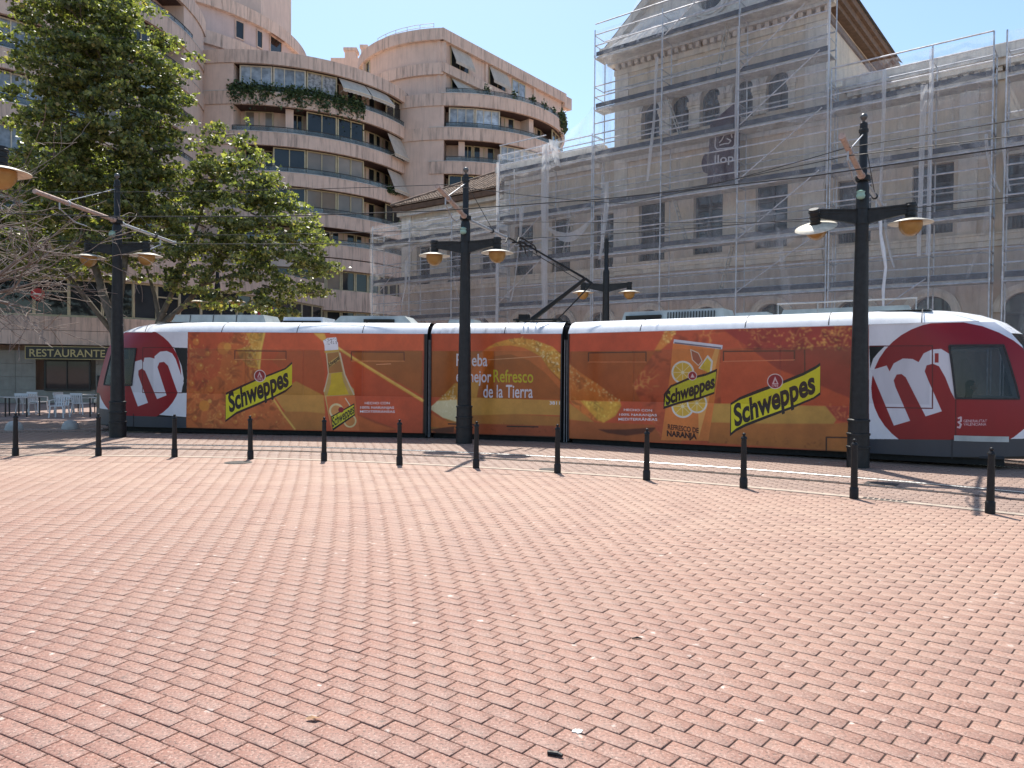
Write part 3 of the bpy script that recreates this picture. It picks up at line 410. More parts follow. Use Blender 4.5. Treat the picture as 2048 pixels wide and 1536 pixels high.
def print_mat(name, im, rough):
    h, w_ = im.shape[:2]; I = bpy.data.images.get(name+'_print')
    if I is None:
        I = bpy.data.images.new(name+'_print', w_, h, alpha=False, float_buffer=False)
        s = np.where(im <= .0031308, im*12.92, 1.055*np.clip(im, 1e-9, 1)**(1/2.4)-.055); px = np.ones((h, w_, 4), np.float32); px[..., :3] = s; I.pixels.foreach_set(px.ravel()); I.update(); I.pack()
    m, nt, bs, out = newmat(name); t = nt.nodes.new('ShaderNodeTexImage'); t.image = I; t.extension = 'EXTEND'
    uv = nt.nodes.new('ShaderNodeUVMap'); uv.uv_map = 'film'; nt.links.new(uv.outputs[0], t.inputs[0])
    d = ramp(nt, noise(nt, wpos(nt, (1, 1, .4)), 2.5, 5, .6), [(.4, 1.), (.75, .86)])
    nt.links.new(mixc(nt, 1., t.outputs[0], d, 'MULTIPLY'), bs.inputs['Base Color']); bs.inputs['Roughness'].default_value = rough; bs.inputs['Specular IOR Level'].default_value = .45
    bump(nt, bs, noise(nt, wpos(nt), 1.3, 2), .08, .02)
    return m
# ------------------------------------------------------------------ tram
tram_white = M('tram_white_paint', (.74, .75, .78), .3, var=.05, scale=2, streak=.25, dirtc=(.42, .43, .45))
tram_white_dirty = M('tram_white_dirty', (.72, .73, .76), .35, var=.08, scale=3, streak=.8, dirtc=(.18, .19, .21))
tram_grey = M('tram_grey', (.055, .06, .07), .5, var=.2)
tram_red = M('tram_red', (.27, .006, .012), .25, var=.06)
rubber = M('rubber', (.03, .03, .032), .7, var=.3, scale=20)
rib_m = M('bellows_edge', (.22, .22, .23), .5, var=.3, scale=8)
dark_under = M('underframe', (.012, .012, .012), .8)
cab_glass = glassy('cab_glass', (.012, .016, .018), .03, alpha=.38)
dark_glass = glassy('dark_glass', (.012, .014, .016), .03)
interior_m = M('tram_interior', (.03, .03, .034), .7)
roof_grey = M('roof_grey', (.42, .45, .44), .5, var=.15, scale=3, streak=.3)
tram = thing('tram', 'orange advert-covered three-part tram with red and white cab ends', 'tram', (0, 20.2, 0))
TO = (0, 20.2, 0)
MODS = {1: ((-9.127, 21.12, 0.162), (.9926, -.1212, -.0032)), 2: ((-2.223, 20.405, 0.14), (.9582, -.2862, -.0030)), 3: ((1.503, 19.25, 0.129), (.8619, -.5070, .0093))}
TR = {1: (-2.75, 6.3), 2: (-.12, 3.42), 3: (-.12, 9.05)}
TIP = [(0, 9.16), (.9, 9.14), (1.2, 9.08), (2.0, 8.84), (2.3, 8.62), (2.46, 8.40), (2.55, 8.2), (2.66, 7.9), (2.74, 7.4), (2.8, 7.2)]
def tip(z):
    for (a, b), (c, d) in zip(TIP[:-1], TIP[1:]):
        if z <= c: return b+(d-b)*(z-a)/(c-a)
    return TIP[-1][1]
TS = 1.1      # the module measures below are in units of 1.1 m
def frame(k):
    P, u = MODS[k]; P = np.array(P); u = np.array(u); u /= np.linalg.norm(u); h = np.array([-u[1], u[0], 0]); h /= np.linalg.norm(h); up = np.cross(u, h); return P, u, h, up
def S(k, t, z, y):
    P, u, h, up = frame(k); return tuple(P+(u*t+h*y+up*z)*TS)
def q2t(k, q): return 6.25-q if k == 1 else q-.05
def inset(q, z): return .5*max(0., 1-(tip(z)-q)/1.5)**2.2
ROOF = [(2.46, 0.), (2.53, .035), (2.62, .11), (2.69, .22), (2.735, .38)]
def grid_obj(name, rows_, mat, parent, k, uvs=None, skip=None, smooth=35):
    """rows_ of points -> quad sheet; uvs rows of (t,z)"""
    n = len(rows_[0]); V = [p for r in rows_ for p in r]; F = []
    for i in range(len(rows_)-1):
        for j in range(n-1):
            if skip and skip(i, j): continue
            F.append((i*n+j, i*n+j+1, (i+1)*n+j+1, (i+1)*n+j))
    me = bpy.data.meshes.new(name); me.from_pydata([(v[0]-TO[0], v[1]-TO[1], v[2]-TO[2]) for v in V], [], F)
    if uvs:
        L = me.uv_layers.new(name='film'); t0, t1 = TR[k]; fl = [p for r in uvs for p in r]
        for lp in me.loops: t, z = fl[lp.vertex_index]; L.data[lp.index].uv = ((t-t0)/(t1-t0), (z+.06)/2.56)
    me.materials.append(mat)
    if smooth: me.polygons.foreach_set('use_smooth', [True]*len(me.polygons)); me.set_sharp_from_angle(angle=R_(smooth))
    return link(name, me, parent)
WB = (.895, 2.03); CW = (1.07, 2.03)
AB = [0, .13, .26, .38, .5, .62, .74, .843, .93, 1.]     # towards the nose; window cells are indices 3..6
ZB = [0., .28, .5, .895, 1.07, 1.3, 1.7, 2.03, 2.25, 2.46]
for k in (1, 2, 3):
    t0, t1 = TR[k]; band = {1: [(0., 6.15, *WB, .80), (-2.4, -.95, *WB, .86)], 2: [(0., 3.3, *WB, .80)], 3: [(0., 6.28, *WB, .80), (6.3, 7.33, .95, 2.02, .86)]}[k]
    im = paint(AD[k], t0, t1, -.06, 2.5, band, 40+k)
    pm_ = print_mat('tram_film_%s' % ('left', 'middle', 'right')[k-1], im, .36)
    body = link('body_module', None, tram)
    if k != 2:
        qs = list(np.arange(.0, 7.01, .5)); rows_q = lambda z: qs[:-1] + [7.0+a*(tip(z)-7.0) for a in AB]; n0 = len(qs)-1
    else: qs = [0, 1.1, 2.2, 3.32]; rows_q = lambda z: qs; n0 = 99
    def sheet(y0, zz, lat=None):
        """rows over z; y0=0 near side, 1 far side"""
        P_, U_ = [], []
        for i, z in enumerate(zz):
            la = lat[i] if lat else 0.; r_, u_ = [], []
            for q in rows_q(z):
                t = q2t(k, q) if k != 2 else q; ins = (inset(q, z) if k != 2 else 0.)+la
                r_.append(S(k, t, z, ins if y0 == 0 else 2.4-ins)); u_.append((t, z))
            P_.append(r_); U_.append(u_)
        return P_, U_
    P_, U_ = sheet(0, ZB); hole = (lambda i, j: k != 2 and 4 <= i <= 6 and n0+3 <= j <= n0+6)
    grid_obj('side_panel', P_, pm_, body, k, U_, hole)
    P_, U_ = sheet(1, ZB); grid_obj('far_side_panel', P_, tram_white, body, k, None, hole)
    rm = tram_white_dirty if k == 2 else tram_white
    zz = [a for a, b in ROOF]; la = [b for a, b in ROOF]
    for y0 in (0, 1):
        P_, U_ = sheet(y0, zz, la); grid_obj('roof_edge', P_, rm, body, k)
    # seams of the roof edge, as thin strips standing proud
    rs = MB(TO)
    for t in {1: (-1.18, .9, 2.9, 4.6), 2: (1.9,), 3: (1.72, 4.0, 5.6, 7.2)}[k]:
        for (z0, y0), (z1, y1) in zip(ROOF[:-1], ROOF[1:]):
            q = (6.25-t) if k == 1 else (t+.05)
            a = S(k, t-.009, z0, y0-.004); b = S(k, t+.009, z0, y0-.004); c = S(k, t+.009, z1+.003, y1-.004); d = S(k, t-.009, z1+.003, y1-.004); rs.add([a, b, c, d], [(0, 1, 2, 3)])
    tag(rs.build('roof_seam', rubber, body), kind='stuff')
    # roof deck
    c0, c1 = {1: (-1.15, 6.25), 2: (0, 3.32), 3: (-.05, 7.35)}[k]
    rd = MB(TO); rd.add([S(k, c0, 2.735, .38), S(k, c1, 2.735, .38), S(k, c1, 2.735, 2.02), S(k, c0, 2.735, 2.02)], [(0, 1, 2, 3)]); rd.build('roof_deck', roof_grey, body)
    # gutter line between film and roof edge
    gl = MB(TO)
    g0, g1 = {1: (-1.9, 6.25), 2: (0, 3.32), 3: (-.05, 8.1)}[k]
    gl.bar(S(k, g0, 2.452, .03 if k != 3 else -.004), S(k, g1, 2.452, -.004), .014, .02); gl.build('gutter', tram_white, body)
    # closed ends, floor; black underframe box lowered to put shade under the skirt
    fl = MB(TO); e0, e1 = {1: (-2.3, 6.2), 2: (.03, 3.3), 3: (0, 8.5)}[k]
    for (ya, yb, za, zb, m_, nm) in ((.05, 2.35, .0, .04, interior_m, 'floor'), (.14, 2.26, -.125, -.005, dark_under, 'underframe')):
        fb = MB(TO); fb.add([S(k, e0, za, ya), S(k, e1, za, ya), S(k, e1, za, yb), S(k, e0, za, yb), S(k, e0, zb, ya), S(k, e1, zb, ya), S(k, e1, zb, yb), S(k, e0, zb, yb)], [(0,1,2,3),(4,5,6,7),(0,1,5,4),(1,2,6,5),(2,3,7,6),(3,0,4,7)]); fb.build(nm, m_, body)
    for e in ((e0+.05,) if k == 3 else (e1-.05,) if k == 1 else (e0, e1)):
        eb = MB(TO); eb.add([S(k, e, 0, .05), S(k, e, 0, 2.35), S(k, e, 2.46, 2.35), S(k, e, 2.7, 2.1), S(k, e, 2.7, .3), S(k, e, 2.46, .05)], [tuple(range(6))]); eb.build('end_wall', rubber, body)
    # windows under the perforated film
    nw = {1: (0.02, 6.13, 4), 2: (.03, 3.29, 2), 3: (.02, 6.26, 4)}[k]; st = (nw[1]-nw[0])/nw[2]
    wfm = print_mat('tram_window_%s' % ('left', 'middle', 'right')[k-1], im, .1)
    wfm.node_tree.nodes['Image Texture'].image = pm_.node_tree.nodes['Image Texture'].image
    for i in range(nw[2]):
        a, b = nw[0]+i*st+.008, nw[0]+(i+1)*st-.008; r_ = [[S(k, t, z, -.005) for t in (a, b)] for z in WB]; u_ = [[(t, z) for t in (a, b)] for z in WB]
        grid_obj('window', r_, wfm, body, k, u_)
    if k != 2:
        # nose: front sheet across the tip
        zz = [0, .28, .895, 1.07, 1.5, 2.03, 2.25, 2.46] + [a for a, b in ROOF[1:]]; lats = [0]*8 + [b for a, b in ROOF[1:]]
        def front(sel, nm, m_):
            r_ = []
            for z, la in zip(zz, lats):
                if not sel(z): continue
                a = inset(tip(z), z)+la; row = []
                for f in np.linspace(0, 1, 13):
                    y = a+(2.4-2*a)*f; q = tip(z)+.22*(1-(2*f-1)**2); row.append(S(k, q2t(k, q), z, y))
                r_.append(row)
            return grid_obj(nm, r_, m_, body, k)
        front(lambda z: z <= .28, 'bumper', tram_grey); front(lambda z: .28 <= z <= 1.07, 'front_panel', tram_red)
        front(lambda z: 1.07 <= z <= 2.25, 'windscreen', cab_glass); front(lambda z: z >= 2.25, 'front_roof', tram_white)
        # cab side windows with a rubber frame, a little proud
        for y0 in (0, 1):
            aa = AB[3:8]; z4 = [1.07, 1.3, 1.7, 2.03]
            r_ = [[S(k, q2t(k, 7+a*(tip(z)-7)), z, (inset(7+a*(tip(z)-7), z)-.003) if y0 == 0 else 2.403-inset(7+a*(tip(z)-7), z)) for a in aa] for z in z4]
            cw = grid_obj('cab_window', r_, cab_glass, body, k)
            if y0 == 0:
                fr = MB(TO); ring = [r_[0][i] for i in range(5)] + [r_[j][4] for j in (1, 2, 3)] + [r_[3][i] for i in (3, 2, 1, 0)] + [r_[j][0] for j in (2, 1, 0)]
                for p, q in zip(ring[:-1], ring[1:]): fr.bar(p, q, .035, .035)
                fr.build('window_frame', rubber, cw)
        lo = MB(TO); hz = MB(TO)
        for f in (.16, .84):
            z = .62; a = inset(tip(z), z); y = a+(2.4-2*a)*f; q = tip(z)+.22*(1-(2*f-1)**2)
            hl = MB(TO); c = S(k, q2t(k, q+.01), z, y); hl.lathe([(.02, -.09), (.09, -.05), (.1, 0), (.09, .05), (.02, .09)], 10, c); hl.build('headlight', shade_cream, body, 40)
        # cab mirror/lamp stub and panel joints of the skirt
        sk = MB(TO)
        for q in (7.75,):
            z0_, z1_ = -.03, .34; t = q2t(k, q); sk.bar(S(k, t, z0_, inset(q, 0)-.004), S(k, t, z1_, inset(q, z1_)-.004), .014, .012)
        sk.build('skirt_joint', rubber, body)
        if k == 3:
            st_ = MB(TO)
            rr = [[S(k, q2t(k, q), z, inset(q, z)-.012) for q in (7.78, 8.1, 8.4, 8.62)] for z in (.30, .335, .40)]
            n = 4; st_.add([p for r in rr for p in r], [(i*4+j, i*4+j+1, i*4+j+5, i*4+j+4) for i in range(2) for j in range(3)]); st_.build('step_strip', roof_grey, body)
    # bogie with wheels
    for tb_ in {1: (-1.0, 4.6), 2: (1.65,), 3: (1.4, 7.0)}[k]:
        bo = MB(TO); bo.bar(S(k, tb_-.9, .02, .6), S(k, tb_+.9, .02, .6), .12, .2); bo.bar(S(k, tb_-.9, .02, 1.8), S(k, tb_+.9, .02, 1.8), .12, .2); bg_ = bo.build('bogie', dark_under, body)
        for dt in (-.6, .6):
            for y in (.72, 1.68):
                c0_ = S(k, tb_+dt, 0, y-.06); c1_ = S(k, tb_+dt, 0, y+.06); P, u, h, up = frame(k); base = Vector(c0_); base.z = .305; e_ = Vector(c1_); e_.z = .305
                wb = MB(TO); wb.tube([base, e_], .295, 18); wb.build('wheel', iron, bg_, 40)
# gangways
for (ka, ta, kb_, tb2) in ((1, 6.25, 2, 0.), (2, 3.32, 3, -.05)):
    ga = link('gangway', None, tram); rib = MB(TO); n = 7
    prof = [(-.1, .07), (2.3, .07), (2.62, .25), (2.68, .6), (2.68, 1.8), (2.62, 2.15), (2.3, 2.33), (-.1, 2.33)]
    A = [np.array(S(ka, ta, z, y)) for z, y in prof]; B = [np.array(S(kb_, tb2, z, y)) for z, y in prof]
    rings = []
    for i in range(n*2+1):
        f = i/(n*2); d = .045 if i % 2 else 0.; ctr = (A[0]+A[7])/2*(1-f)+(B[0]+B[7])/2*f
        rg = []
        for j, (a, b) in enumerate(zip(A, B)):
            p = a*(1-f)+b*f; z, y = prof[j]; off = (np.array([0, 0, -1.])*(1 if z > 2.5 else 0)+(np.array([.2, 1, 0])*(1 if y < 1 else -1))*(1 if z <= 2.62 else 0))*d; rg.append(p+off)
        rings.append(rg)
    rib.add([tuple(p) for r in rings for p in r], [(i*8+j, i*8+j+1, i*8+j+9, i*8+j+8) for i in range(len(rings)-1) for j in range(7)]); rib.build('bellows', rubber, ga)
    for nm, kk, tt in (('edge_strip', ka, ta-.012), ('edge_strip', kb_, tb2+.012)):
        e = MB(TO); e.bar(S(kk, tt, -.05, -.012), S(kk, tt, 2.44, -.012), .03, .022, (0, 1, 0)); e.build(nm, rubber, ga)
    e = MB(TO)
    for f in (.3, .62):
        p = A[0]*(1-f)+B[0]*f; q = A[1]*(1-f)+B[1]*f; e.bar(tuple(p-np.array([0, .03, 0])), tuple(q-np.array([0, .03, 0])), .02, .02, (0, 1, 0))
    e.build('bellows_rib', rib_m, ga)
# roof equipment
def rbox(k, t0, t1, y0, y1, h, mat, nm, taper=0.):
    b = MB(TO); z = 2.70; b.add([S(k, t0, z, y0), S(k, t1, z, y0), S(k, t1, z, y1), S(k, t0, z, y1), S(k, t0+taper, z+h, y0+.06), S(k, t1-taper, z+h, y0+.06), S(k, t1-taper, z+h, y1-.06), S(k, t0+taper, z+h, y1-.06)],
                  [(3,2,1,0),(4,5,6,7),(0,1,5,4),(1,2,6,5),(2,3,7,6),(3,0,4,7)]); return b.build(nm, mat, tram)
x_ = rbox(1, -.95, 1.75, .75, 1.75, .26, roof_grey, 'roof_box', .12); 
for t in (-.4, .25, .9): 
    j = MB(TO); j.bar(S(1, t, 2.72, .752), S(1, t, 2.95, .80), .02, .012); j.build('box_joint', rubber, x_)
rbox(1, 2.2, 3.3, .7, 1.7, .20, tram_white, 'roof_box', .02); y_ = rbox(1, 2.25, 3.25, .66, .69, .10, dark_under, 'roof_grille')
rbox(1, 3.5, 5.7, .75, 1.75, .24, roof_grey, 'roof_box', .25); rbox(1, 4.4, 5.2, .70, .745, .15, dark_under, 'roof_grille')
rbox(2, .1, .85, .8, 1.5, .16, roof_grey, 'roof_box', .05)
x_ = rbox(3, .95, 3.4, .75, 1.75, .26, roof_grey, 'roof_box', .08); rbox(3, 1.1, 1.95, .705, .745, .16, dark_under, 'roof_grille')
gr = MB(TO)
for i in range(17): t = 2.1+i*.066; gr.bar(S(3, t, 2.76, .742), S(3, t, 2.91, .765), .026, .02)
tag(gr.build('grille_bar', rubber, x_), kind='stuff')
rbox(3, 3.55, 4.3, .8, 1.6, .14, roof_grey, 'roof_box', .05)
x_ = rbox(3, 4.55, 7.0, .75, 1.75, .16, roof_grey, 'roof_box', .05)
rl = MB(TO); rl.tube([S(3, 4.5, 2.98, .7), S(3, 7.1, 2.98, .7)], .02, 6)
for t in (4.52, 5.3, 6.2, 7.08): rl.tube([S(3, t, 2.7, .7), S(3, t, 2.98, .7)], .016, 5)
rl.build('roof_rail', galv, tram)
# pantograph on the middle module
pan = link('pantograph', None, tram); pk = 2
pb = MB(TO)
for y in (.75, 1.65):
    pb.bar(S(pk, 1.9, 2.83, y), S(pk, 3.1, 2.83, y), .06, .05)
for t in (2.0, 2.95): pb.bar(S(pk, t, 2.83, .7), S(pk, t, 2.83, 1.7), .06, .05)
for t in (2.0, 2.95):
    for y in (.8, 1.6): pb.tube([S(pk, t, 2.70, y), S(pk, t, 2.82, y)], .05, 8)
pb.bar(S(pk, 2.0, 2.9, .95), S(pk, 2.25, 2.9, .95), .22, .16)
pb.build('base_frame', black_paint, pan)
b = MB(TO); b.tube([S(pk, 2.25, 2.86, 1.2), S(pk, 3.62, 3.87, 1.2)], [.075, .05], 8); b.build('lower_arm', black_paint, pan)
b = MB(TO); b.tube([S(pk, 2.95, 2.86, 1.12), S(pk, 3.80, 3.73, 1.12)], .02, 6); b.tube([S(pk, 3.62, 3.87, 1.2), S(pk, 3.80, 3.73, 1.15)], .04, 6); b.build('tie_rod', black_paint, pan)
b = MB(TO); 
for y in (1.02, 1.38): b.tube([S(pk, 3.6, 3.88, 1.2), S(pk, 1.95, 4.84, y)], [.035, .024], 6)
b.tube([S(pk, 3.55, 3.78, 1.28), S(pk, 2.05, 4.68, 1.28)], .012, 5); b.build('upper_arm', black_paint, pan)
b = MB(TO)
for t in (1.82, 2.12):
    b.tube([S(pk, t, 4.68, .30), S(pk, t, 4.81, .42), S(pk, t, 4.84, .6), S(pk, t, 4.84, 1.8), S(pk, t, 4.81, 1.98), S(pk, t, 4.68, 2.1)], .022, 6)
for y in (.9, 1.5): b.bar(S(pk, 1.8, 4.78, y), S(pk, 2.14, 4.78, y), .04, .04)
b.tube([S(pk, 1.97, 4.84, 1.0), S(pk, 1.97, 4.70, 1.05), S(pk, 1.97, 4.62, 1.2)], .02, 5); b.build('collector_head', black_paint, pan)
# driver
skin = M('skin', (.30, .17, .12), .6); cloth = M('dark_shirt', (.03, .035, .05), .8)
skin = M('skin', (.30, .17, .12), .6); cloth = M('dark_shirt', (.03, .035, .05), .8)
def driver():
    bm = bmesh.new(); sl = bm.verts.layers.skin.verify()
    nodes = [(0, 0, .62, .15), (.02, 0, .80, .155), (.03, 0, .98, .17), (.05, 0, 1.10, .09), (.06, 0, 1.17, .055), (.08, 0, 1.27, .095), (.09, 0, 1.36, .10), (.07, 0, 1.44, .06),
             (.03, .20, 1.03, .06), (.16, .25, .82, .05), (.42, .16, .84, .036), (.50, .14, .86, .03), (.03, -.20, 1.03, .06), (.16, -.25, .82, .05), (.42, -.16, .84, .036), (.50, -.14, .86, .03),
             (.25, .11, .58, .085), (.48, .12, .56, .065), (.50, .12, .20, .05), (.60, .12, .14, .04), (.25, -.11, .58, .085), (.48, -.12, .56, .065), (.50, -.12, .20, .05), (.60, -.12, .14, .04)]
    ed = [(0,1),(1,2),(2,3),(3,4),(4,5),(5,6),(6,7),(2,8),(8,9),(9,10),(10,11),(2,12),(12,13),(13,14),(14,15),(0,16),(16,17),(17,18),(18,19),(0,20),(20,21),(21,22),(22,23)]
    vs = [bm.verts.new(n[:3]) for n in nodes]
    for v, n in zip(vs, nodes): v[sl].radius = (n[3], n[3]); v[sl].use_root = (v is vs[0])
    for a, b in ed: bm.edges.new((vs[a], vs[b]))
    me = bpy.data.meshes.new('person'); bm.to_mesh(me); bm.free(); me.materials.append(cloth)
    P, u, h, up = frame(3); p = S(3, 7.9, .04, 1.0)
    o = link('person', me, None, p, (0, 0, math.atan2(u[1], u[0])))
    o.modifiers.new('skin', 'SKIN'); s = o.modifiers.new('smooth', 'SUBSURF'); s.levels = s.render_levels = 2
    hd = MB(); hd.lathe([(.02, -.125), (.06, -.11), (.082, -.05), (.088, .02), (.08, .08), (.05, .115), (.01, .125)], 14, (.10, 0, 1.345)); hd.bar((.18, 0, 1.33), (.205, 0, 1.31), .03, .04)
    for y in (-.088, .088): hd.box(.08, .11, y-.012, y+.012, 1.31, 1.37)
    hd.build('head', skin, o, 60)
    for y in (-.032, .032): MB().lathe([(.001, -.01), (.011, 0), (.001, .01)], 8, (.178, y, 1.365)).build('eye', black_paint, o)
    hr = MB(); hr.lathe([(.092, .0), (.092, .05), (.075, .11), (.03, .14), (.005, .145)], 14, (.085, 0, 1.355)); hr.build('hair', black_paint, o, 60)
    tag(o, 'driver in dark clothes sitting in the right cab of the tram', 'person')
    t = thing('driver_seat', 'dark driver seat inside the right tram cab', 'seat', p, math.atan2(u[1], u[0]))
    MB().box(-.2, .3, -.24, .24, .40, .47).build('seat', rubber, t); MB().box(-.28, -.19, -.22, .22, .47, 1.15).build('backrest', rubber, t); MB().box(-.08, .12, -.1, .1, 0, .40).build('pedestal', rubber, t)
driver()
# ------------------------------------------------------------------ lamp and catenary poles
def lamp_parts(t):
    MB().lathe([(.21, 0), (.21, .38), (.225, .385), (.225, .42), (.205, .43), (.205, .64), (.222, .645), (.222, .68), (.198, .69), (.196, .91), (.212, .915), (.212, .95), (.178, .97)], 20).build('base', pole_paint, t, 40)
    MB().lathe([(.178, .96), (.150, 2.6), (.122, 4.72), (.120, 5.55), (.105, 5.62), (.078, 5.66), (.074, 6.62), (.092, 6.63), (.092, 6.68), (.074, 6.69), (.072, 6.80), (.03, 6.83)], 18, capb=False).build('shaft', pole_paint, t, 40)
    MB().lathe([(.028, 6.82), (.026, 6.86), (.05, 6.88), (.072, 6.93), (.05, 6.98), (.004, 7.0)], 14).build('finial', finial_metal, t, 60)
    b = MB()   # cross arm: deeper towards the mast, with mouldings
    up = [(-.78, 5.13), (-.12, 5.09), (.12, 5.09), (.78, 5.13)]; lo = [(.78, 4.97), (.42, 4.90), (.13, 4.83), (-.13, 4.83), (-.42, 4.90), (-.78, 4.97)]
    b.prism(up+lo, -.055, .055, ax=1); b.prism([(-.8, 5.215), (.8, 5.215), (.8, 5.235), (-.8, 5.235)], -.075, .075, ax=1) if False else None
    for s in (-1, 1):
        b.bar((s*.13, 0, 5.10), (s*.8, 0, 5.14), .03, .15, (0, 1, 0)); b.bar((s*.40, 0, 5.05), (s*.8, 0, 5.07), .02, .14, (0, 1, 0)); b.bar((s*.55, 0, 4.99), (s*.8, 0, 5.0), .02, .13, (0, 1, 0))
    b.lathe([(.135, 4.81), (.135, 4.85)], 16); b.lathe([(.130, 5.11), (.130, 5.15)], 16)
    b.build('cross_arm', pole_paint, t, 30)
    for s in (-1, 1):
        lm = link('lamp', None, t, (s*.86, 0, 4.9))
        MB().lathe([(.095, -.03), (.095, .02), (.108, .03), (.108, .05), (.092, .06), (.092, .11), (.108, .12), (.108, .14), (.092, .15), (.092, .20), (.11, .21), (.11, .24), (.098, .25), (.096, .28)], 16).build('lamp_neck', pole_paint, lm, 40)
        MB().lathe([(.12, -.02), (.25, -.05), (.40, -.10), (.405, -.112), (.395, -.112), (.24, -.075), (.12, -.06)], 28, capb=False, capt=False).build('lamp_shade', shade_cream, lm, 60)
        MB().lathe([(.005, -.36), (.07, -.35), (.14, -.305), (.19, -.235), (.212, -.16), (.21, -.08)], 20, capb=False).build('lamp_globe', amber, lm, 70)
POLE0 = None
def pole(label, x, y, az, near=None, far=None, tilt=None, wires=True):
    global POLE0
    if POLE0 is None:
        POLE0 = thing('lamp_post', label, 'lamp post', group='dark double-lamp catenary posts'); lamp_parts(POLE0); t = POLE0
        proto = copy_tree(POLE0)     # kept as a clean source for the other posts
        pole.src = proto
    else: t = copy_tree(pole.src)
    t['label'] = label; t['category'] = 'lamp post'; t.location = (x, y, 0); t.rotation_euler = (0, 0, az)
    rot = Matrix.Rotation(-az, 3, 'Z')
    if near is not None:
        for nm, v, zc, m_ in (('cantilever', near, 5.74, galv_pink), ('cantilever', far, 5.70, galv)):
            d = rot @ Vector(v); h = Vector((d.x, d.y, 0)).normalized(); p0 = Vector((0, 0, zc))+h*.1; p1 = Vector((0, 0, zc))+d
            b = MB(); b.tube([p0, p1], .052 if nm and m_ is galv_pink else .042, 10); b.tube([p0-h*.02, p0+h*.12], .07, 10); b.tube([p1-d*.015, p1+d*.004], .058, 10); a = b.build(nm, m_, t, 40)
            k = p0.lerp(p1, .62); b = MB(); b.tube([Vector((0, 0, 6.56))+h*.08, k+Vector((0, 0, .06))], .012 if m_ is galv_pink else .009, 6); b.tube([k-d*.012, k+d*.012], .066, 10); b.build('stay_rod', galv if m_ is galv_pink else wire_m, t, 40)
            # registration arm and insulator under the tube
            r0 = p0.lerp(p1, .72); b = MB(); b.tube([r0, r0+Vector((0, 0, -.22))], .018, 6); b.tube([r0+Vector((0, 0, -.2)), r0-h*.5+Vector((0, 0, -.42)), r0-h*.9+Vector((0, 0, -.44))], .016, 6); b.build('registration_arm', galv, a)
        h = rot @ Vector(near); h.z = 0; h.normalize()
        MB().lathe([(.02, -.09), (.07, -.07), (.085, -.02), (.07, .03), (.085, .06), (.03, .09)], 14, tuple(h*.2+Vector((0, 0, 5.36)))).build('insulator', insul, t, 60)
        MB().lathe([(.125, 5.66), (.14, 5.67), (.14, 5.76), (.125, 5.77)], 14).build('clamp', black_paint, t)
    if tilt:
        for c in t.children:
            if c.name.startswith('lamp') and c.location.x*tilt[0] > 0 and c.type == 'EMPTY': c.rotation_euler = tilt[1]
    return t
pole('dark double-lamp post in front of the right cab of the tram', 6.9, 14.9, R_(-19), (-1.22, -1.82, .24), (1.2, 1.72, -.12), (-1, (R_(26), R_(-9), 0)))
pole('dark double-lamp post in front of the middle of the tram', -1.21, 19.09, R_(-19), (-.5, -2.2, .24), (1.0, 1.85, -.14))
pole('dark double-lamp post in front of the left cab of the tram', -10.5, 19.96, R_(-10), (-.4, -2.8, .12), (.35, 2.6, -.1))
pole('small dark double-lamp post behind the tram in front of the scaffolding', 3.5, 28.2, R_(-8))
pole('dark double-lamp post behind the tram, half hidden by the tree crown', -13.2, 33.6, R_(-5))
pole('near lamp post cut off by the left picture edge, one amber lamp in view', -8.58, 11.35, R_(0))
def drop_tree(o):
    for c in list(o.children): drop_tree(c)
    bpy.data.objects.remove(o)
drop_tree(pole.src)
# ------------------------------------------------------------------ overhead wires
def wire(label, pts, r=.011, sag=.0, cat='wire'):
    b = MB(); P = [Vector(p) for p in pts]; o = P[len(P)//2]; b.off = tuple(o); out = []
    for p, q in zip(P[:-1], P[1:]):
        for i in range(6):
            f = i/6; v = p.lerp(q, f); v.z -= sag*4*f*(1-f); out.append(v)
    out.append(P[-1]); b.tube(out, r, 5); return tag(b.build('overhead_wire', wire_m, loc=tuple(o)), label, cat, 'overhead tram wires')
def arcp(r, a0, a1, n, z): return [(Cc[0]+r*math.cos(a), Cc[1]+r*math.sin(a), z if not callable(z) else z(a)) for a in np.linspace(a0, a1, n)]
wire('black contact wire over the near track, crossing the right lamp post', arcp(25.43, R_(5), R_(135), 16, 5.40), .013)
wire('black contact wire above the tram roof, lower of the two long wires', arcp(30.06, R_(5), R_(135), 16, 5.53), .012)
K = (6.9-.95, 14.9-1.42, 5.9)
wire('thin pale wire running left from the near tube of the right lamp post, upper', [K, (2.7, 17.6, 5.78), (-1.5, 16.4, 5.9), (-10.8, 17.4, 5.9), (-22, 14, 5.9)], .008, .05)
wire('thin wire running right from the near tube of the right lamp post', [K, (14.5, 7.8, 6.2)], .009, .03)
wire('thin wire from the right lamp post tube down left to the contact wire', [(K[0]+.1, K[1]+.15, 5.8), (3.2, 14.9, 5.44)], .009)
wire('thin wire from the right lamp post tube right to the contact wire', [(K[0]+.1, K[1]+.15, 5.8), (8.9, 10.5, 5.44)], .009)
wire('thin span wire between the middle and the left lamp post', [(-1.0, 18.3, 5.3), (-10.5, 19.6, 5.3)], .007, .05)
wire('thin pale span wire from the middle lamp post to the far right', [(-.6, 19.0, 5.62), (9.0, 20.5, 6.0), (17, 16, 6.4)], .008, .04)
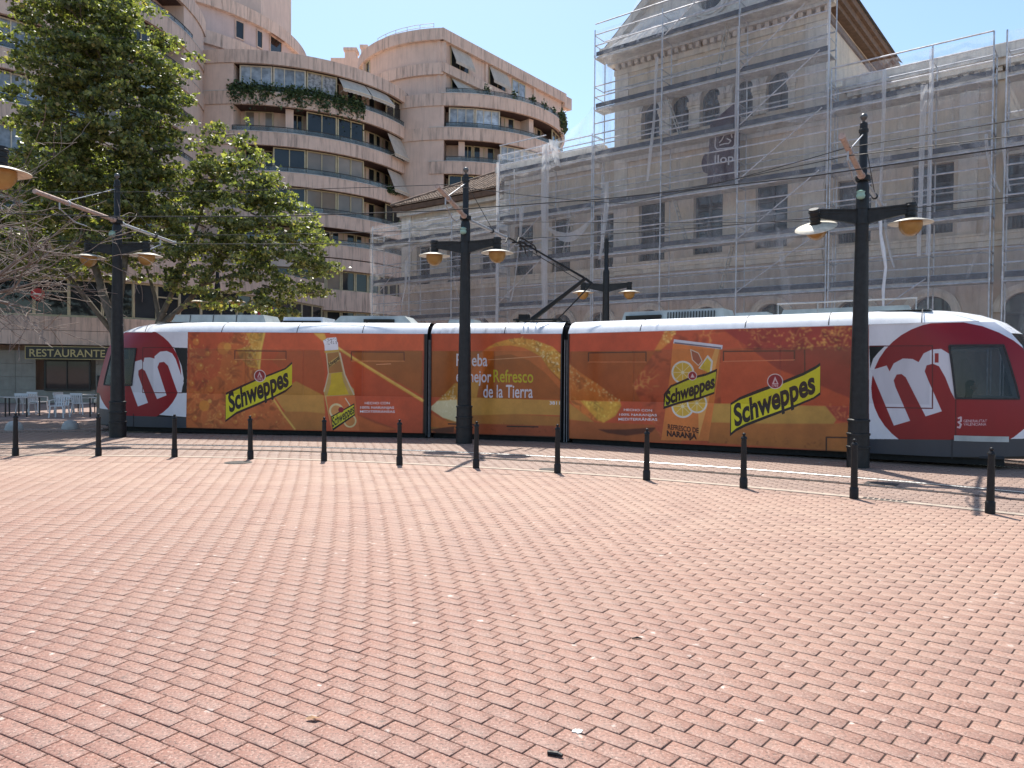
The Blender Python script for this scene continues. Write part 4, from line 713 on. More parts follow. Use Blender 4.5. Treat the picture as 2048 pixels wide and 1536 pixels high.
# ------------------------------------------------------------------ curved apartment buildings
stucco = M('pink_stucco', (.68, .52, .43), .85, var=.07, scale=1.2, streak=.35, dirtc=(.31, .245, .21), bmp=.12, bscale=70)
panel_m = M('pink_panel', (.71, .54, .44), .8, var=.06, scale=1.5, streak=.95, dirtc=(.25, .20, .17), orv=.1)
stucco_pale = M('pale_stucco', (.56, .45, .42), .85, var=.06, scale=1.5, streak=.2)
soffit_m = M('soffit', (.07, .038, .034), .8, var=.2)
coping_m = M('coping', (.55, .53, .50), .7, var=.15)
frame_m = M('window_frame_cream', (.50, .44, .28), .5, var=.12)
frame_w = M('window_frame_pale', (.62, .58, .47), .5, var=.12)
g_dark = glassy('pane_dark', (.025, .030, .034)); g_curt = glassy('pane_curtain', (.34, .40, .46), .06, var=.35, scale=2.2); g_blind = glassy('pane_blind', (.22, .19, .155), .12, var=.15)
g_lace = glassy('pane_lace', (.40, .40, .40), .08, var=.5, scale=5)
rail_glass = glassy('rail_glass', (.16, .20, .21), .05, alpha=.45)
awn_m = M('awning_canvas', (.50, .44, .37), .9, var=.1, scale=2, streak=.35)
awn_red = M('awning_orange', (.55, .20, .08), .9, var=.1)
rail_m = M('dark_rail', (.05, .055, .055), .5, .3)
plant_m, nt, bs, out = newmat('balcony_leaves')
a = nt.nodes.new('ShaderNodeAttribute'); a.attribute_name = 'rnd'
lc = ramp(nt, a.outputs['Fac'], [(0, (.022, .045, .018)), (.6, (.045, .085, .03)), (1, (.10, .15, .05))]); nt.links.new(lc, bs.inputs['Base Color']); bs.inputs['Roughness'].default_value = .6
MC = {}
def cached(key, f):
    if key not in MC: MC[key] = f()
    return MC[key]
def leaf_mesh(name, P, size, mat, flat=.4, droop=0.):
    """one bent quad per point of P (n,3)"""
    n = len(P); d = rng.normal(0, 1, (n, 3)); d[:, 2] *= flat; d[:, 2] -= droop; d /= np.linalg.norm(d, axis=1)[:, None]
    e = np.cross(d, rng.normal(0, 1, (n, 3))); e /= np.linalg.norm(e, axis=1)[:, None]; s = size*(.6+.8*rng.random(n))[:, None]
    V = np.stack([P-d*s*.5, P+e*s*.42+d*s*.05, P+d*s*.6, P-e*s*.42+d*s*.05], 1); V[:, 1, 2] -= .12*s[:, 0]; V[:, 3, 2] -= .12*s[:, 0]
    F = np.arange(4*n).reshape(n, 4); me = np_mesh(name, V.reshape(-1, 3), F, rng.random(n)); me.materials.append(mat); return me
def arc_window(root, R, ang, da, z0, h, pane, fm=frame_m, nm=2):
    c = R*math.sin(da/2)-.01; x = R*math.cos(da/2)
    def fr():
        b = MB(); b.box(x-.06, x+.03, -c, c, 0, .07); b.box(x-.06, x+.03, -c, c, h-.07, h)
        for i in range(nm+1):
            y = -c+.045+(2*c-.09)*i/nm; w_ = .045 if i in (0, nm) else .03; b.box(x-.055, x+.035, y-w_, y+w_, .07, h-.07)
        return b.mesh('window', fm)
    def pn():
        b = MB(); b.add([(x-.02, -c+.05, .05), (x-.02, c-.05, .05), (x-.02, c-.05, h-.05), (x-.02, -c+.05, h-.05)], [(0, 1, 2, 3)]); return b.mesh('pane', pane)
    k = (round(R, 2), round(da, 3), round(h, 2), fm.name, nm)
    o = link('window', cached(('f',)+k, fr), root, (0, 0, z0), (0, 0, ang)); link('pane', cached(('p', pane.name)+k, pn), o)
    return o
def ring_panels(root, R, a0, a1, z1, h, step, th=.22, mat=panel_m, name='parapet_panel'):
    n = max(1, round((a1-a0)*R/step)); da = (a1-a0)/n
    me = cached(('pp', round(R, 2), round(da, 4), h, th, mat.name), lambda: (lambda b: (b.arc(R-th, R, -da/2+.006/R, da/2-.006/R, 0, h, 2), b.mesh(name, mat))[1])(MB()))
    for i in range(n): link(name, me, root, (0, 0, z1-h), (0, 0, a0+(i+.5)*da))
    b = MB(); b.arc(R-th+.02, R-.02, a0, a1, z1-h+.02, z1-.01, max(4, n)); b.build('parapet_core', stucco, root)
def railing(root, R, a0, a1, z, h=.36, step=1.25):
    n = max(2, round((a1-a0)*R/step)); da = (a1-a0)/n; b = MB()
    pts = [(R*math.cos(a0+da*i/2), R*math.sin(a0+da*i/2), z+h) for i in range(2*n+1)]; b.tube(pts, .028, 6)
    for i in range(n+1): a = a0+da*i; b.tube([(R*math.cos(a), R*math.sin(a), z), (R*math.cos(a), R*math.sin(a), z+h)], .02, 5)
    rl = b.build('railing', rail_m, root)
    me = cached(('rp', round(R, 2), round(da, 4), h), lambda: (lambda b: (b.arc(R-.008, R+.002, -da/2+.02/R, da/2-.02/R, .03, h-.05, 2), b.mesh('railing_pane', rail_glass))[1])(MB()))
    for i in range(n): link('railing_pane', me, rl, (0, 0, z), (0, 0, a0+(i+.5)*da))
def awning(root, R, a0, a1, ztop, zbot, out, mat=awn_m):
    b = MB(); n = 7; sc_ = 5; vs = []
    for i in range(n*2+1):
        a = a0+(a1-a0)*i/(2*n); ca, sa = math.cos(a), math.sin(a); ro = R+out; w_ = .05*(i % 2)
        vs += [(R*ca, R*sa, ztop), ((R+ro)/2*ca, (R+ro)/2*sa, (ztop+zbot)/2+.03), (ro*ca, ro*sa, zbot), (ro*ca, ro*sa, zbot-.2-w_)]
    b.add(vs, [(4*i+j, 4*i+j+1, 4*i+j+5, 4*i+j+4) for i in range(2*n) for j in range(3)]); aw = b.build('awning', mat, root)
    b = MB()
    for a in (a0+.01, a1-.01): b.tube([(R*math.cos(a), R*math.sin(a), zbot-.1), ((R+out)*math.cos(a), (R+out)*math.sin(a), zbot-.02)], .022, 5)
    b.tube([((R+out)*math.cos(a0+(a1-a0)*i/4), (R+out)*math.sin(a0+(a1-a0)*i/4), zbot) for i in range(5)], .035, 6); b.build('awning_bar', frame_w, aw)
def lobe(root, R, a0, a1, tops, ztop, bays_from, bay, rows_, pier=None, core_z=0., fascia=1.0, rail=(None, None), recess=1.5):
    """tops: parapet tops bottom to top; rows_: string of bay codes per floor above each parapet"""
    b = MB(); b.arc(.2, R-recess, a0-.5, a1+.5, core_z, ztop-.1, 60); b.build('wall', stucco, root)
    for i, z in enumerate(tops+[ztop]):
        ring_panels(root, R, a0, a1, z, fascia, 1.05)
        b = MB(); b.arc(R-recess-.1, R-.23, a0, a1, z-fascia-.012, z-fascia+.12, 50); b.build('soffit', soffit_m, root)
        if z != ztop:
            b = MB(); b.arc(R-.24, R+.025, a0, a1, z+.002, z+.05, 50); b.build('coping', coping_m, root)
    for i, z in enumerate(tops):
        zn = (tops+[ztop])[i+1]; h = zn-fascia-z-.02
        if pier:
            for p in pier:
                b = MB(); b.arc(R-recess-.05, R-.09, p[0], p[1], z-.05, zn-fascia-.014, 8); b.build('pier', stucco, root)
        r0, r1 = rail[0] if rail[0] is not None else a0, rail[1] if rail[1] is not None else a1
        railing(root, R-.08, r0, r1, z+.05)
        codes = rows_[i] if i < len(rows_) else ''
        for j, c in enumerate(codes):
            a = bays_from+(j+.5)*bay; zb = z-.9; hh = zn-fascia-zb-.016
            if c in 'gcbl':
                arc_window(root, R-.42, a, bay*.985, z-.05, h+.05, {'g': g_dark, 'c': g_curt, 'b': g_blind, 'l': g_lace}[c], frame_m if c != 'c' else frame_w, 3 if c == 'c' else 2)
            elif c in 'GCB': arc_window(root, R-recess+.06, a, bay*.97, zb, hh, {'G': g_dark, 'C': g_curt, 'B': g_blind}[c])
            elif c == 'w':
                b = MB(); b.arc(R-recess-.05, R-.45, a-bay*.12, a+bay*.12, zb, zn-fascia-.016, 3); b.build('partition', stucco, root)
                arc_window(root, R-recess+.06, a+bay*.28, bay*.4, zb, hh, g_dark)
            elif c in 'Aa':
                arc_window(root, R-recess+.06, a, bay*.97, zb, hh, g_dark)
                awning(root, R-.3, a-bay*.48, a+bay*.48, zn-fascia-.05, z+.15 if c == 'A' else z+.95, .75 if c == 'A' else .8)
            if c == '.' and rng.random() < .5: MB().lathe([(.09, 0), (.09, .03)], 10, ((R-.8)*math.cos(a), (R-.8)*math.sin(a), zn-fascia-.05)).build('ceiling_light', frame_w, root)
# --- the middle lobe
cb = (-19.3, 63.3); RB = 11.2
bB = thing('apartment_building', 'curved pink apartment block in the middle, plants trailing from its top balcony', 'building', (*cb, 0))
topsB = [10.72, 12.85, 15.5, 18.2, 20.95]
lobe(bB, RB, R_(-112), R_(20), topsB, 23.78, R_(-89), R_(12), ['GBGGGGG', 'GgbbGgc', 'GgbbGAA', 'BwggGAA', 'cclaaga'], [(R_(-110), R_(-90.5))], 0, .9, (R_(-91), R_(12)))
for zt, h, m_, s in ((10.70, .0, None, 0),): pass
for z0, z1 in ((8.95, 9.74), (6.02, 7.5), (2.93, 4.32)): ring_panels(bB, RB-.02, R_(-112), R_(0), z1, round(z1-z0, 2), 2.4)
for z0, h in ((7.52, 1.41), (4.34, 1.66), (.1, 2.8)):
    for i in range(17): arc_window(bB, RB-.45, R_(-110+i*6.2), R_(6.1), z0, h, [g_dark, g_dark, g_blind, g_dark][int(rng.integers(4))], frame_m, 1)
b = MB(); b.arc(.2, RB-.6, R_(-115), R_(10), 0, 9.8, 40); b.build('lower_wall', stucco, bB)
def trailing(label, c, R, a0, a1, z, n, hang, up, size=.16):
    k = int(n/26); ca = a0+(a1-a0)*rng.random(k); dens = .4+.6*np.abs(np.sin(ca*23)); P = []
    for a_, d in zip(ca, dens):
        m = 26; hh = rng.normal(0, 1, m); zz = z+np.where(hh > 0, hh*up*.5, hh*hang*.5*d); aa = a_+rng.normal(0, .012, m); rr = R+rng.normal(.05, .07, m); P.append(np.c_[rr*np.cos(aa), rr*np.sin(aa), zz])
    return tag(link('hanging_plant', leaf_mesh('hanging_plant', np.concatenate(P), size, plant_m, .5), None, (*c, 0)), label, 'plant')
trailing('long green plant trailing over the top balcony of the middle apartment block', cb, RB, R_(-92), R_(-43), 21.05, 4200, 1.15, .5)
trailing('dark plant on a lower balcony at the right of the middle apartment block', cb, RB, R_(-22), R_(-12), 12.95, 420, .5, .7)
trailing('small dark plant at the right of the third balcony of the middle block', cb, RB, R_(-30), R_(-24), 15.55, 260, .3, .4)
# --- the right lobe, further back
cC = (-5.0, 68.6); RC = 9.6
bC = thing('apartment_building', 'curved pink apartment block furthest right, flat roof line with a sharp corner', 'building', (*cC, 0))
lobe(bC, RC, R_(-100), R_(10), [12.7, 15.4, 18.1, 20.75], 23.4, R_(-91), R_(13), ['gbGgcg', 'gbGgcc', 'wGccgGg', 'ccGwGgg'], [(R_(-112), R_(-93))], 0, .95, (R_(-92), R_(5)))
railing(bC, RC-.08, R_(-92), R_(8), 23.4, .42)
b = MB(); b.arc(RC-.26, RC+.025, R_(-94), R_(10), 23.402, 23.46, 40); b.build('coping', coping_m, bC)
b = MB(); b.arc(.2, RC-.1, R_(-200), R_(-93), 0, 23.3, 30); b.arc(.2, 8.7, R_(-190), R_(-93), 23.3, 28.0, 30); b.build('side_wall', stucco, bC)
for z in (20.75, 23.4): ring_panels(bC, RC, R_(-190), R_(-100), z, .95, 1.4, .24)
for z, R9 in ((26.05, 8.95), (28.72, 9.05)): ring_panels(bC, R9, R_(-190), R_(-94), z, .9, 1.4, .3)
for a_ in (-158, -148):
    arc_window(bC, 8.74, R_(a_), R_(5.5), 26.1, 1.7, g_dark, frame_m, 1)
    b = MB(); b.arc(8.6, 8.95, R_(a_-4.6), R_(a_-3.2), 26.05, 27.8, 2); b.build('pier', stucco, bC)
# straight set-back upper storeys
p0 = np.array([-5.75, 59.62])-np.array(cC); p1 = np.array([5.0, 73.7])-np.array(cC); dv = (p1-p0)/np.hypot(*(p1-p0)); nv = np.array([dv[1], -dv[0]])
def wall_box(root, a, b_, z0, z1, t0, t1, name, mat):
    """box along the line p0->p1 between distances a..b, t metres outwards"""
    P = [p0+dv*a+nv*t0, p0+dv*b_+nv*t0, p0+dv*b_+nv*t1, p0+dv*a+nv*t1]; m = MB(); m.prism([tuple(q) for q in P], z0, z1); return m.build(name, mat, root)
Lc = float(np.hypot(*(p1-p0)))
wall_box(bC, 0, Lc, 23.3, 28.0, -4, -.25, 'upper_wall', stucco)
n = 14
for i in range(n):
    wall_box(bC, Lc*i/n+.008, Lc*(i+1)/n-.008, 27.82, 28.74, -.5, .12, 'parapet_panel', panel_m)
    if i < 8: wall_box(bC, Lc*i/n+.008, Lc*(i+1)/n-.008, 25.3, 26.05, -.3, .16, 'parapet_panel', panel_m)
wall_box(bC, Lc-.3, Lc+.9, 27.4, 28.5, -.6, .15, 'roof_corner', panel_m)
def wall_win(root, a, w_, z0, h, pane, aw=None):
    m = MB(); q = lambda s, t, z: tuple(p0+dv*s+nv*t)+(z,)
    for s0, s1, zz0, zz1 in ((a, a+w_, z0, z0+.08), (a, a+w_, z0+h-.08, z0+h), (a, a+.07, z0+.08, z0+h-.08), (a+w_-.07, a+w_, z0+.08, z0+h-.08), (a+w_/2-.03, a+w_/2+.03, z0+.08, z0+h-.08)):
        m.add([q(s0, -.24, zz0), q(s1, -.24, zz0), q(s1, -.24, zz1), q(s0, -.24, zz1), q(s0, -.18, zz0), q(s1, -.18, zz0), q(s1, -.18, zz1), q(s0, -.18, zz1)], [(3,2,1,0),(4,5,6,7),(0,1,5,4),(1,2,6,5),(2,3,7,6),(3,0,4,7)])
    f = m.build('window', frame_m, root); m = MB(); m.add([q(a+.06, -.21, z0+.06), q(a+w_-.06, -.21, z0+.06), q(a+w_-.06, -.21, z0+h-.06), q(a+.06, -.21, z0+h-.06)], [(0, 1, 2, 3)]); m.build('pane', pane, f)
    if aw:
        m = MB(); m.add([q(a-.1, -.15, z0+h+.05), q(a+w_+.1, -.15, z0+h+.05), q(a+w_+.1, aw, z0+.35), q(a-.1, aw, z0+.35), q(a+w_+.1, aw, z0+.1), q(a-.1, aw, z0+.1)], [(0, 1, 2, 3), (3, 2, 4, 5)]); m.build('awning', awn_m, root)
for a_, w_, aw, pn in ((1.3, 2.2, .45, g_dark), (6.2, 2.3, .4, g_dark), (9.4, 2.0, None, g_curt)): wall_win(bC, a_, w_, 26.15, 1.6, pn, aw)
for a_, w_, aw, pn in ((1.4, 2.6, .9, g_dark), (4.4, 2.0, None, g_dark), (14.6, 1.5, None, g_blind)): wall_win(bC, a_, w_, 23.5, 1.75, pn, aw)
for s in (5.6, 12.6): wall_box(bC, s, s+.3, 26.05, 27.82, -.25, -.1, 'pier', stucco)
for a_, w_ in ((-72, 'leftmost'), (-58, 'second from left'), (-46, 'middle'), (-37, 'fourth from left'), (-28, 'rightmost small')): tag(trailing(w_+' potted plant on the top terrace of the right apartment block', cC, RC-.25, R_(a_-1.6), R_(a_+1.6), 23.75, 110, .3, .5, .2), group='potted plants on the top terrace')
trailing('bushy plant at the right end of the top terrace of the right apartment block', cC, RC, R_(-22), R_(-8), 23.5, 900, .8, .9, .22)
b = MB(); q = lambda s, t, z: tuple(p0+dv*s+nv*t)+(z,)
for z in (28.95, 29.2): b.tube([(8.4*math.cos(a), 8.4*math.sin(a), z+.2) for a in np.linspace(R_(-140), R_(-100), 9)], .025, 5)
for a in np.linspace(R_(-140), R_(-100), 6): b.tube([(8.4*math.cos(a), 8.4*math.sin(a), 28.4), (8.4*math.cos(a), 8.4*math.sin(a), 29.4)], .02, 5)
b.build('roof_railing', galv, bC)
# chimneys between the two blocks
for lab, x, y, z0, h, w_ in (('left pink chimney block on the roof between the apartment blocks', -16.4, 76.0, 32.3, 1.5, 1.1), ('slim round-capped chimney on the roof between the apartment blocks', -15.1, 76.0, 32.3, 1.9, .55)):
    t = thing('chimney', lab, 'chimney', (x, y, 0)); MB().box(-w_/2, w_/2, -w_/2, w_/2, 18, z0+h-.3).build('stack', stucco, t); MB().box(-w_/2-.12, w_/2+.12, -w_/2-.12, w_/2+.12, z0+h-.3, z0+h).build('cap', panel_m, t)
b = MB(); b.box(-18, -11, 74, 82, 0, 32.2); tag(b.build('apartment_block', stucco), 'plain pink roof block behind the gap between the apartment blocks', 'building')
# --- the left lobe with the penthouse drum, and the podium with the restaurant
cA = (-36.1, 49.0); RA = 15.0
bA = thing('apartment_building', 'curved pink apartment block on the left behind the big tree, restaurant at its foot', 'building', (*cA, 0))
lobe(bA, RA, R_(-125), R_(16), [9.8, 12.5, 15.2, 17.9, 20.6, 23.3], 26.0, R_(-120), R_(9), ['bgcbg.cgbgcg.', 'cgb.gcbgcgb..', 'bgcg.cbgcgbg.', 'gccgc.gccgbcw', 'cgcg.cgccccg.', 'gcbg.cgbgcg..'], [(R_(-2), R_(14))], 0, 1.0, (R_(-120), R_(3)))
b = MB(); b.arc(.2, RA-.25, R_(-130), R_(14), 0, 8.8, 40); b.build('lower_wall', stucco, bA)
cD = np.array([-30.4, 63.5])-np.array(cA); RD = 12.6
b = MB(); b.arc(.2, RD-.35, R_(-95), R_(15), 20, 27.9, 40, cD); b.build('penthouse_wall', stucco_pale, bA)
for z in (28.72, 26.0):
    for i in range(10):
        a0_ = R_(-80+i*9.2); b = MB(); b.arc(RD-.4, RD if z > 27 else RD-.05, a0_+.001, a0_+R_(9.2)-.001, z-.95, z, 3, cD); b.build('parapet_panel', panel_m, bA)
for a_, w_ in ((-36, .75), (-27.5, .6), (-19, 1.5)):
    a_ = R_(a_); u_ = np.array([-math.sin(a_), math.cos(a_)]); o_ = cD+(RD-.33)*np.array([math.cos(a_), math.sin(a_)]); n_ = np.array([math.cos(a_), math.sin(a_)])
    q = lambda s, t, z: tuple(o_+u_*s+n_*t)+(z,); m = MB(); h2 = 1.35 if w_ < 1 else 1.5
    for s0, s1, z0, z1 in ((-w_/2, w_/2, 26.25, 26.33), (-w_/2, w_/2, 26.25+h2-.07, 26.25+h2), (-w_/2, -w_/2+.06, 26.33, 26.18+h2), (w_/2-.06, w_/2, 26.33, 26.18+h2)):
        m.add([q(s0, -.05, z0), q(s1, -.05, z0), q(s1, -.05, z1), q(s0, -.05, z1), q(s0, .06, z0), q(s1, .06, z0), q(s1, .06, z1), q(s0, .06, z1)], [(3,2,1,0),(4,5,6,7),(0,1,5,4),(1,2,6,5),(2,3,7,6),(3,0,4,7)])
    f = m.build('window', panel_m, bA); m = MB(); m.add([q(-w_/2+.05, .01, 26.3), q(w_/2-.05, .01, 26.3), q(w_/2-.05, .01, 26.2+h2), q(-w_/2+.05, .01, 26.2+h2)], [(0, 1, 2, 3)]); m.build('pane', g_dark, f)
    if w_ > 1: m = MB(); m.add([q(-.85, .05, 27.85), q(.85, .05, 27.85), q(.85, .55, 27.45), q(-.85, .55, 27.45)], [(0, 1, 2, 3)]); m.build('awning', awn_red, bA)
b = MB(); b.prism([(a+11.0-0, c_) for a, c_ in ((-15, 10), (5.3, 10), (5.3, 18), (-15, 18))], 27, 37); b.build('stair_tower', stucco, bA)
# podium
PP = [(-38, 31.8), (-24.7, 36.0), (-19.5, 38.8), (-16.6, 43.2), (-14.7, 48.0), (-13.4, 53.6)]
stone_m = M('stone_cladding', (.33, .31, .27), .7, var=.12, scale=3, streak=.3)
pal = [np.array(p)-np.array(cA) for p in PP]
def seg_box(root, p, q, z0, z1, t0, t1, name, mat):
    d = (q-p)/np.hypot(*(q-p)); n_ = np.array([d[1], -d[0]]); m = MB(); m.prism([tuple(p+n_*t0), tuple(q+n_*t0), tuple(q+n_*t1), tuple(p+n_*t1)], z0, z1); return m.build(name, mat, root)
for p, q in zip(pal[:-1], pal[1:]):
    L = np.hypot(*(q-p)); d = (q-p)/L
    seg_box(bA, p, q, 2.93, 3.62, -3.5, .0, 'beam', panel_m); seg_box(bA, p, q, 3.64, 4.32, -.5, .0, 'beam', panel_m)
    seg_box(bA, p, q, 6.25, 7.9, -.6, -.05, 'upper_band', panel_m); seg_box(bA, p, q, 0, 7.4, -4.4, -3.4, 'shop_wall', stone_m); seg_box(bA, p, q, 7.5, 7.8, -5, -.3, 'podium_roof', roof_grey)
    n = max(1, round(L/1.35))
    for i in range(n):
        a = p+d*(L*i/n); c_ = p+d*(L*(i+1)/n); f = MB(); n_ = np.array([d[1], -d[0]])
        def qq(s, t, z): return tuple(a+d*s+n_*t)+(z,)
        W_ = L/n
        for s0, s1, z0, z1 in ((0, W_, 4.33, 4.42), (0, W_, 6.15, 6.24), (0, .07, 4.42, 6.15), (W_-.07, W_, 4.42, 6.15)) + (((.07, W_-.07, 5.55, 5.62),) if i % 3 == 1 else ()):
            f.add([qq(s0, -.3, z0), qq(s1, -.3, z0), qq(s1, -.3, z1), qq(s0, -.3, z1), qq(s0, -.2, z0), qq(s1, -.2, z0), qq(s1, -.2, z1), qq(s0, -.2, z1)], [(3,2,1,0),(4,5,6,7),(0,1,5,4),(1,2,6,5),(2,3,7,6),(3,0,4,7)])
        fo = f.build('window', frame_m, bA); f = MB(); f.add([qq(.05, -.26, 4.38), qq(W_-.05, -.26, 4.38), qq(W_-.05, -.26, 6.2), qq(.05, -.26, 6.2)], [(0, 1, 2, 3)]); f.build('pane', g_dark, fo)
# restaurant shop front under the beam
p, q = pal[0], pal[1]; d = (pal[2]-pal[1])/np.hypot(*(pal[2]-pal[1])); d0 = (q-p)/np.hypot(*(q-p))
gold_m = M('gold_letters', (.42, .34, .16), .4, .4, var=.1); sign_m = M('sign_black', (.012, .011, .010), .4)
rs = thing('restaurant_sign', 'long black sign board with gold letters RESTAURANTE under the building beam', 'sign', (-24.75, 36.45, 0), math.atan2(2.8, 5.2)*.55)
MB().box(.95, 5.6, 0, .12, 2.2, 2.84).build('board', sign_m, rs)
b = MB()
for x0, x1, z0, z1 in ((.95, 5.6, 2.2, 2.23), (.95, 5.6, 2.81, 2.84), (.95, .98, 2.23, 2.81), (5.57, 5.6, 2.23, 2.81)): b.box(x0, x1, -.02, 0, z0, z1)
b.build('border', gold_m, rs)
text_mesh('letters', 'RESTAURANTE', 3.35, .38, gold_m, rs, lambda u, v, d_: (1.14+u, -d_, 2.33+v), .012)
sw = thing('shop_window', 'dark restaurant window below the RESTAURANTE sign', 'window', (-24.75, 37.3, 0), math.atan2(2.8, 5.2)*.55)
b = MB()
for x0, x1, z0, z1 in ((1.3, 3.4, .62, .72), (1.3, 3.4, 2.1, 2.2), (1.3, 1.38, .72, 2.1), (3.32, 3.4, .72, 2.1), (2.3, 2.35, .72, 2.1)): b.box(x0, x1, 0, .1, z0, z1)
b.build('frame', sign_m, sw); b = MB(); b.add([(1.35, .05, .68), (3.35, .05, .68), (3.35, .05, 2.15), (1.35, .05, 2.15)], [(0, 1, 2, 3)]); b.build('pane', g_dark, sw)
b = MB()
for i in range(9):
    for j in range(4):
        x0 = -3.6+i*.9; z0 = j*.66
        if 1.2 < x0+.45 < 3.5 and 0 < j < 4: continue
        b.box(x0+.006, x0+.894, .12, .2, z0+.006, z0+.654)
cl = b.build('stone_slab', stone_m, None)
cl.location = (-24.75, 37.3, 0); cl.rotation_euler = (0, 0, math.atan2(2.8, 5.2)*.55); cl.name = 'stone_facing'; tag(cl, 'grey stone facing around the restaurant window', 'wall')
mt = thing('menu_board', 'black menu board on the wall right of the restaurant window', 'sign', (-20.9, 38.35, 0), .27)
MB().box(-.26, .26, 0, .06, .55, 1.35).build('board', sign_m, mt); MB().box(-.3, .3, .06, .09, .5, 1.4).build('frame', rubber, mt)
es = thing('window_sign', 'red square sign with pale letters edf in an upper window', 'sign', (-15.1, 45.9, 0), R_(62)*.9)
MB().box(-.55, .55, -.02, .02, 4.9, 5.6).build('panel', M('sign_red', (.42, .03, .035), .5), es)
text_mesh('letters', 'edf', .75, .34, frame_w, es, lambda u, v, d_: (-.37+u, -.02-d_, 5.1+v), .015)
# ------------------------------------------------------------------ old station building under scaffolding (local x along the front, y into it)
ochre = M('ochre_render', (.60, .51, .405), .85, var=.12, scale=1.0, streak=.55, dirtc=(.25, .21, .17), bmp=.15, bscale=60)
ochre_low = M('pink_render', (.52, .43, .36), .85, var=.14, scale=1.2, streak=.6, dirtc=(.22, .18, .16), bmp=.15)
stone_trim = M('pale_stone', (.63, .58, .51), .8, var=.13, scale=2, streak=.6, dirtc=(.23, .21, .19), bmp=.2)
shutter = M('grey_shutter', (.05, .054, .062), .5, var=.25, scale=4); st_pane = glassy('station_pane', (.022, .026, .032))
tile_m = M('roof_tile', (.20, .135, .095), .85, var=.5, scale=2.2, bmp=.3)
timber = M('eave_timber', (.14, .085, .055), .8, var=.3, scale=5)
SL = (6.55, 33.0, 0); SR = math.atan2(-.625, .78)
stn = thing('station_building', 'old ochre station building with tower and arched windows behind scaffolding and nets', 'building', SL, SR)
def walls(name, x0, x1, z0, z1, y, ops, mat, depth=.35):
    """front wall with openings (xa, xb, za, zb, arched)"""
    xs = sorted({x0, x1} | {v for o in ops for v in o[:2]}); zs = sorted({z0, z1} | {v for o in ops for v in o[2:4]}); b = MB()
    for xa, xb in zip(xs[:-1], xs[1:]):
        for za, zb in zip(zs[:-1], zs[1:]):
            cx, cz = (xa+xb)/2, (za+zb)/2
            if any(o[0] < cx < o[1] and o[2] < cz < o[3] for o in ops): continue
            b.add([(xa, y, za), (xb, y, za), (xb, y, zb), (xa, y, zb)], [(0, 1, 2, 3)])
    for o in ops:
        xa, xb, za, zb = o[:4]; d = y+depth
        b.add([(xa, y, za), (xa, d, za), (xa, d, zb), (xa, y, zb)], [(0, 1, 2, 3)]); b.add([(xb, y, za), (xb, y, zb), (xb, d, zb), (xb, d, za)], [(0, 1, 2, 3)])
        b.add([(xa, y, za), (xb, y, za), (xb, d, za), (xa, d, za)], [(0, 1, 2, 3)]); b.add([(xa, y, zb), (xa, d, zb), (xb, d, zb), (xb, y, zb)], [(0, 1, 2, 3)])
        if len(o) > 4 and o[4]:     # fill the corners above the arch
            r = (xb-xa)/2; cx = (xa+xb)/2; cz = zb-r; k = 8
            for s in (-1, 1):
                pts = [(cx+s*r*math.cos(a), cz+r*math.sin(a)) for a in np.linspace(0, math.pi/2, k)]
                for (xa_, za_), (xb_, zb_) in zip(pts[:-1], pts[1:]):
                    b.add([(xa_, y+.001, za_), (xb_, y+.001, zb_), (xb_, y+.001, zb), (xa_, y+.001, zb)], [(0, 1, 2, 3)]); b.add([(xa_, y, za_), (xb_, y, zb_), (xb_, d, zb_), (xa_, d, za_)], [(0, 1, 2, 3)])
    return b.build(name, mat, stn)
def swin(xa, xb, za, zb, y, arched=False, kind='shutter'):
    b = MB(); w_ = .07
    b.box(xa, xa+w_, y, y+.08, za, zb); b.box(xb-w_, xb, y, y+.08, za, zb); b.box(xa+w_, xb-w_, y, y+.08, za, za+w_); b.box(xa+w_, xb-w_, y, y+.08, zb-w_, zb)
    m_ = (xa+xb)/2; b.box(m_-.05, m_+.05, y-.01, y+.07, za+w_, zb-w_)
    if zb-za > 2: b.box(xa+w_, xb-w_, y, y+.07, zb-.75, zb-.67)
    f = b.build('window', shutter, stn); b = MB(); b.add([(xa+.05, y+.05, za+.05), (xb-.05, y+.05, za+.05), (xb-.05, y+.05, zb-.05), (xa+.05, y+.05, zb-.05)], [(0, 1, 2, 3)]); b.build('pane', st_pane, f)
    if kind == 'shutter' and zb-za > 2:
        b = MB()
        for i in range(11): b.bar((xa+.1+(xb-xa-.2)*i/10, y-.22, za+.05), (xa+.1+(xb-xa-.2)*i/10, y-.22, za+.55), .03, .03, (0, 1, 0))
        b.bar((xa, y-.22, za+.57), (xb, y-.22, za+.57), .05, .05); b.build('balustrade', rail_m, f)
YF = 1.5
TW = [(-2.03, -.68, 6.98, 9.68), (.73, 2.10, 7.08, 9.77), (3.56, 4.90, 7.08, 9.77)]
TA = [(-1.91, -.97, 12.68, 14.35, 1), (-.45, .49, 12.70, 14.35, 1), (1.0, 1.94, 12.71, 14.37, 1), (2.47, 3.41, 12.74, 14.37, 1), (3.95, 4.90, 12.76, 14.37, 1)]
GA = lambda cs: [(c-.68, c+.68, 0., 4.72, 1) for c in cs]
tg = GA((-1.4, 1.43, 4.3))
walls('wall', -3.3, 6.36, 6.45, 16.0, YF, TW+TA, ochre); walls('wall', -3.3, 6.36, 0, 6.45, YF, tg, ochre_low)
MW = [(-9.6, -8.36, 6.75, 9.5), (-7.14, -6.0, 6.85, 9.55), (-4.58, -3.42, 6.9, 9.5)]
walls('wall', -10.7, -3.3, 6.45, 11.95, YF+.12, MW, ochre); walls('wall', -10.7, -3.3, 0, 6.45, YF+.12, GA((-9, -6.5, -4.2)), ochre_low)
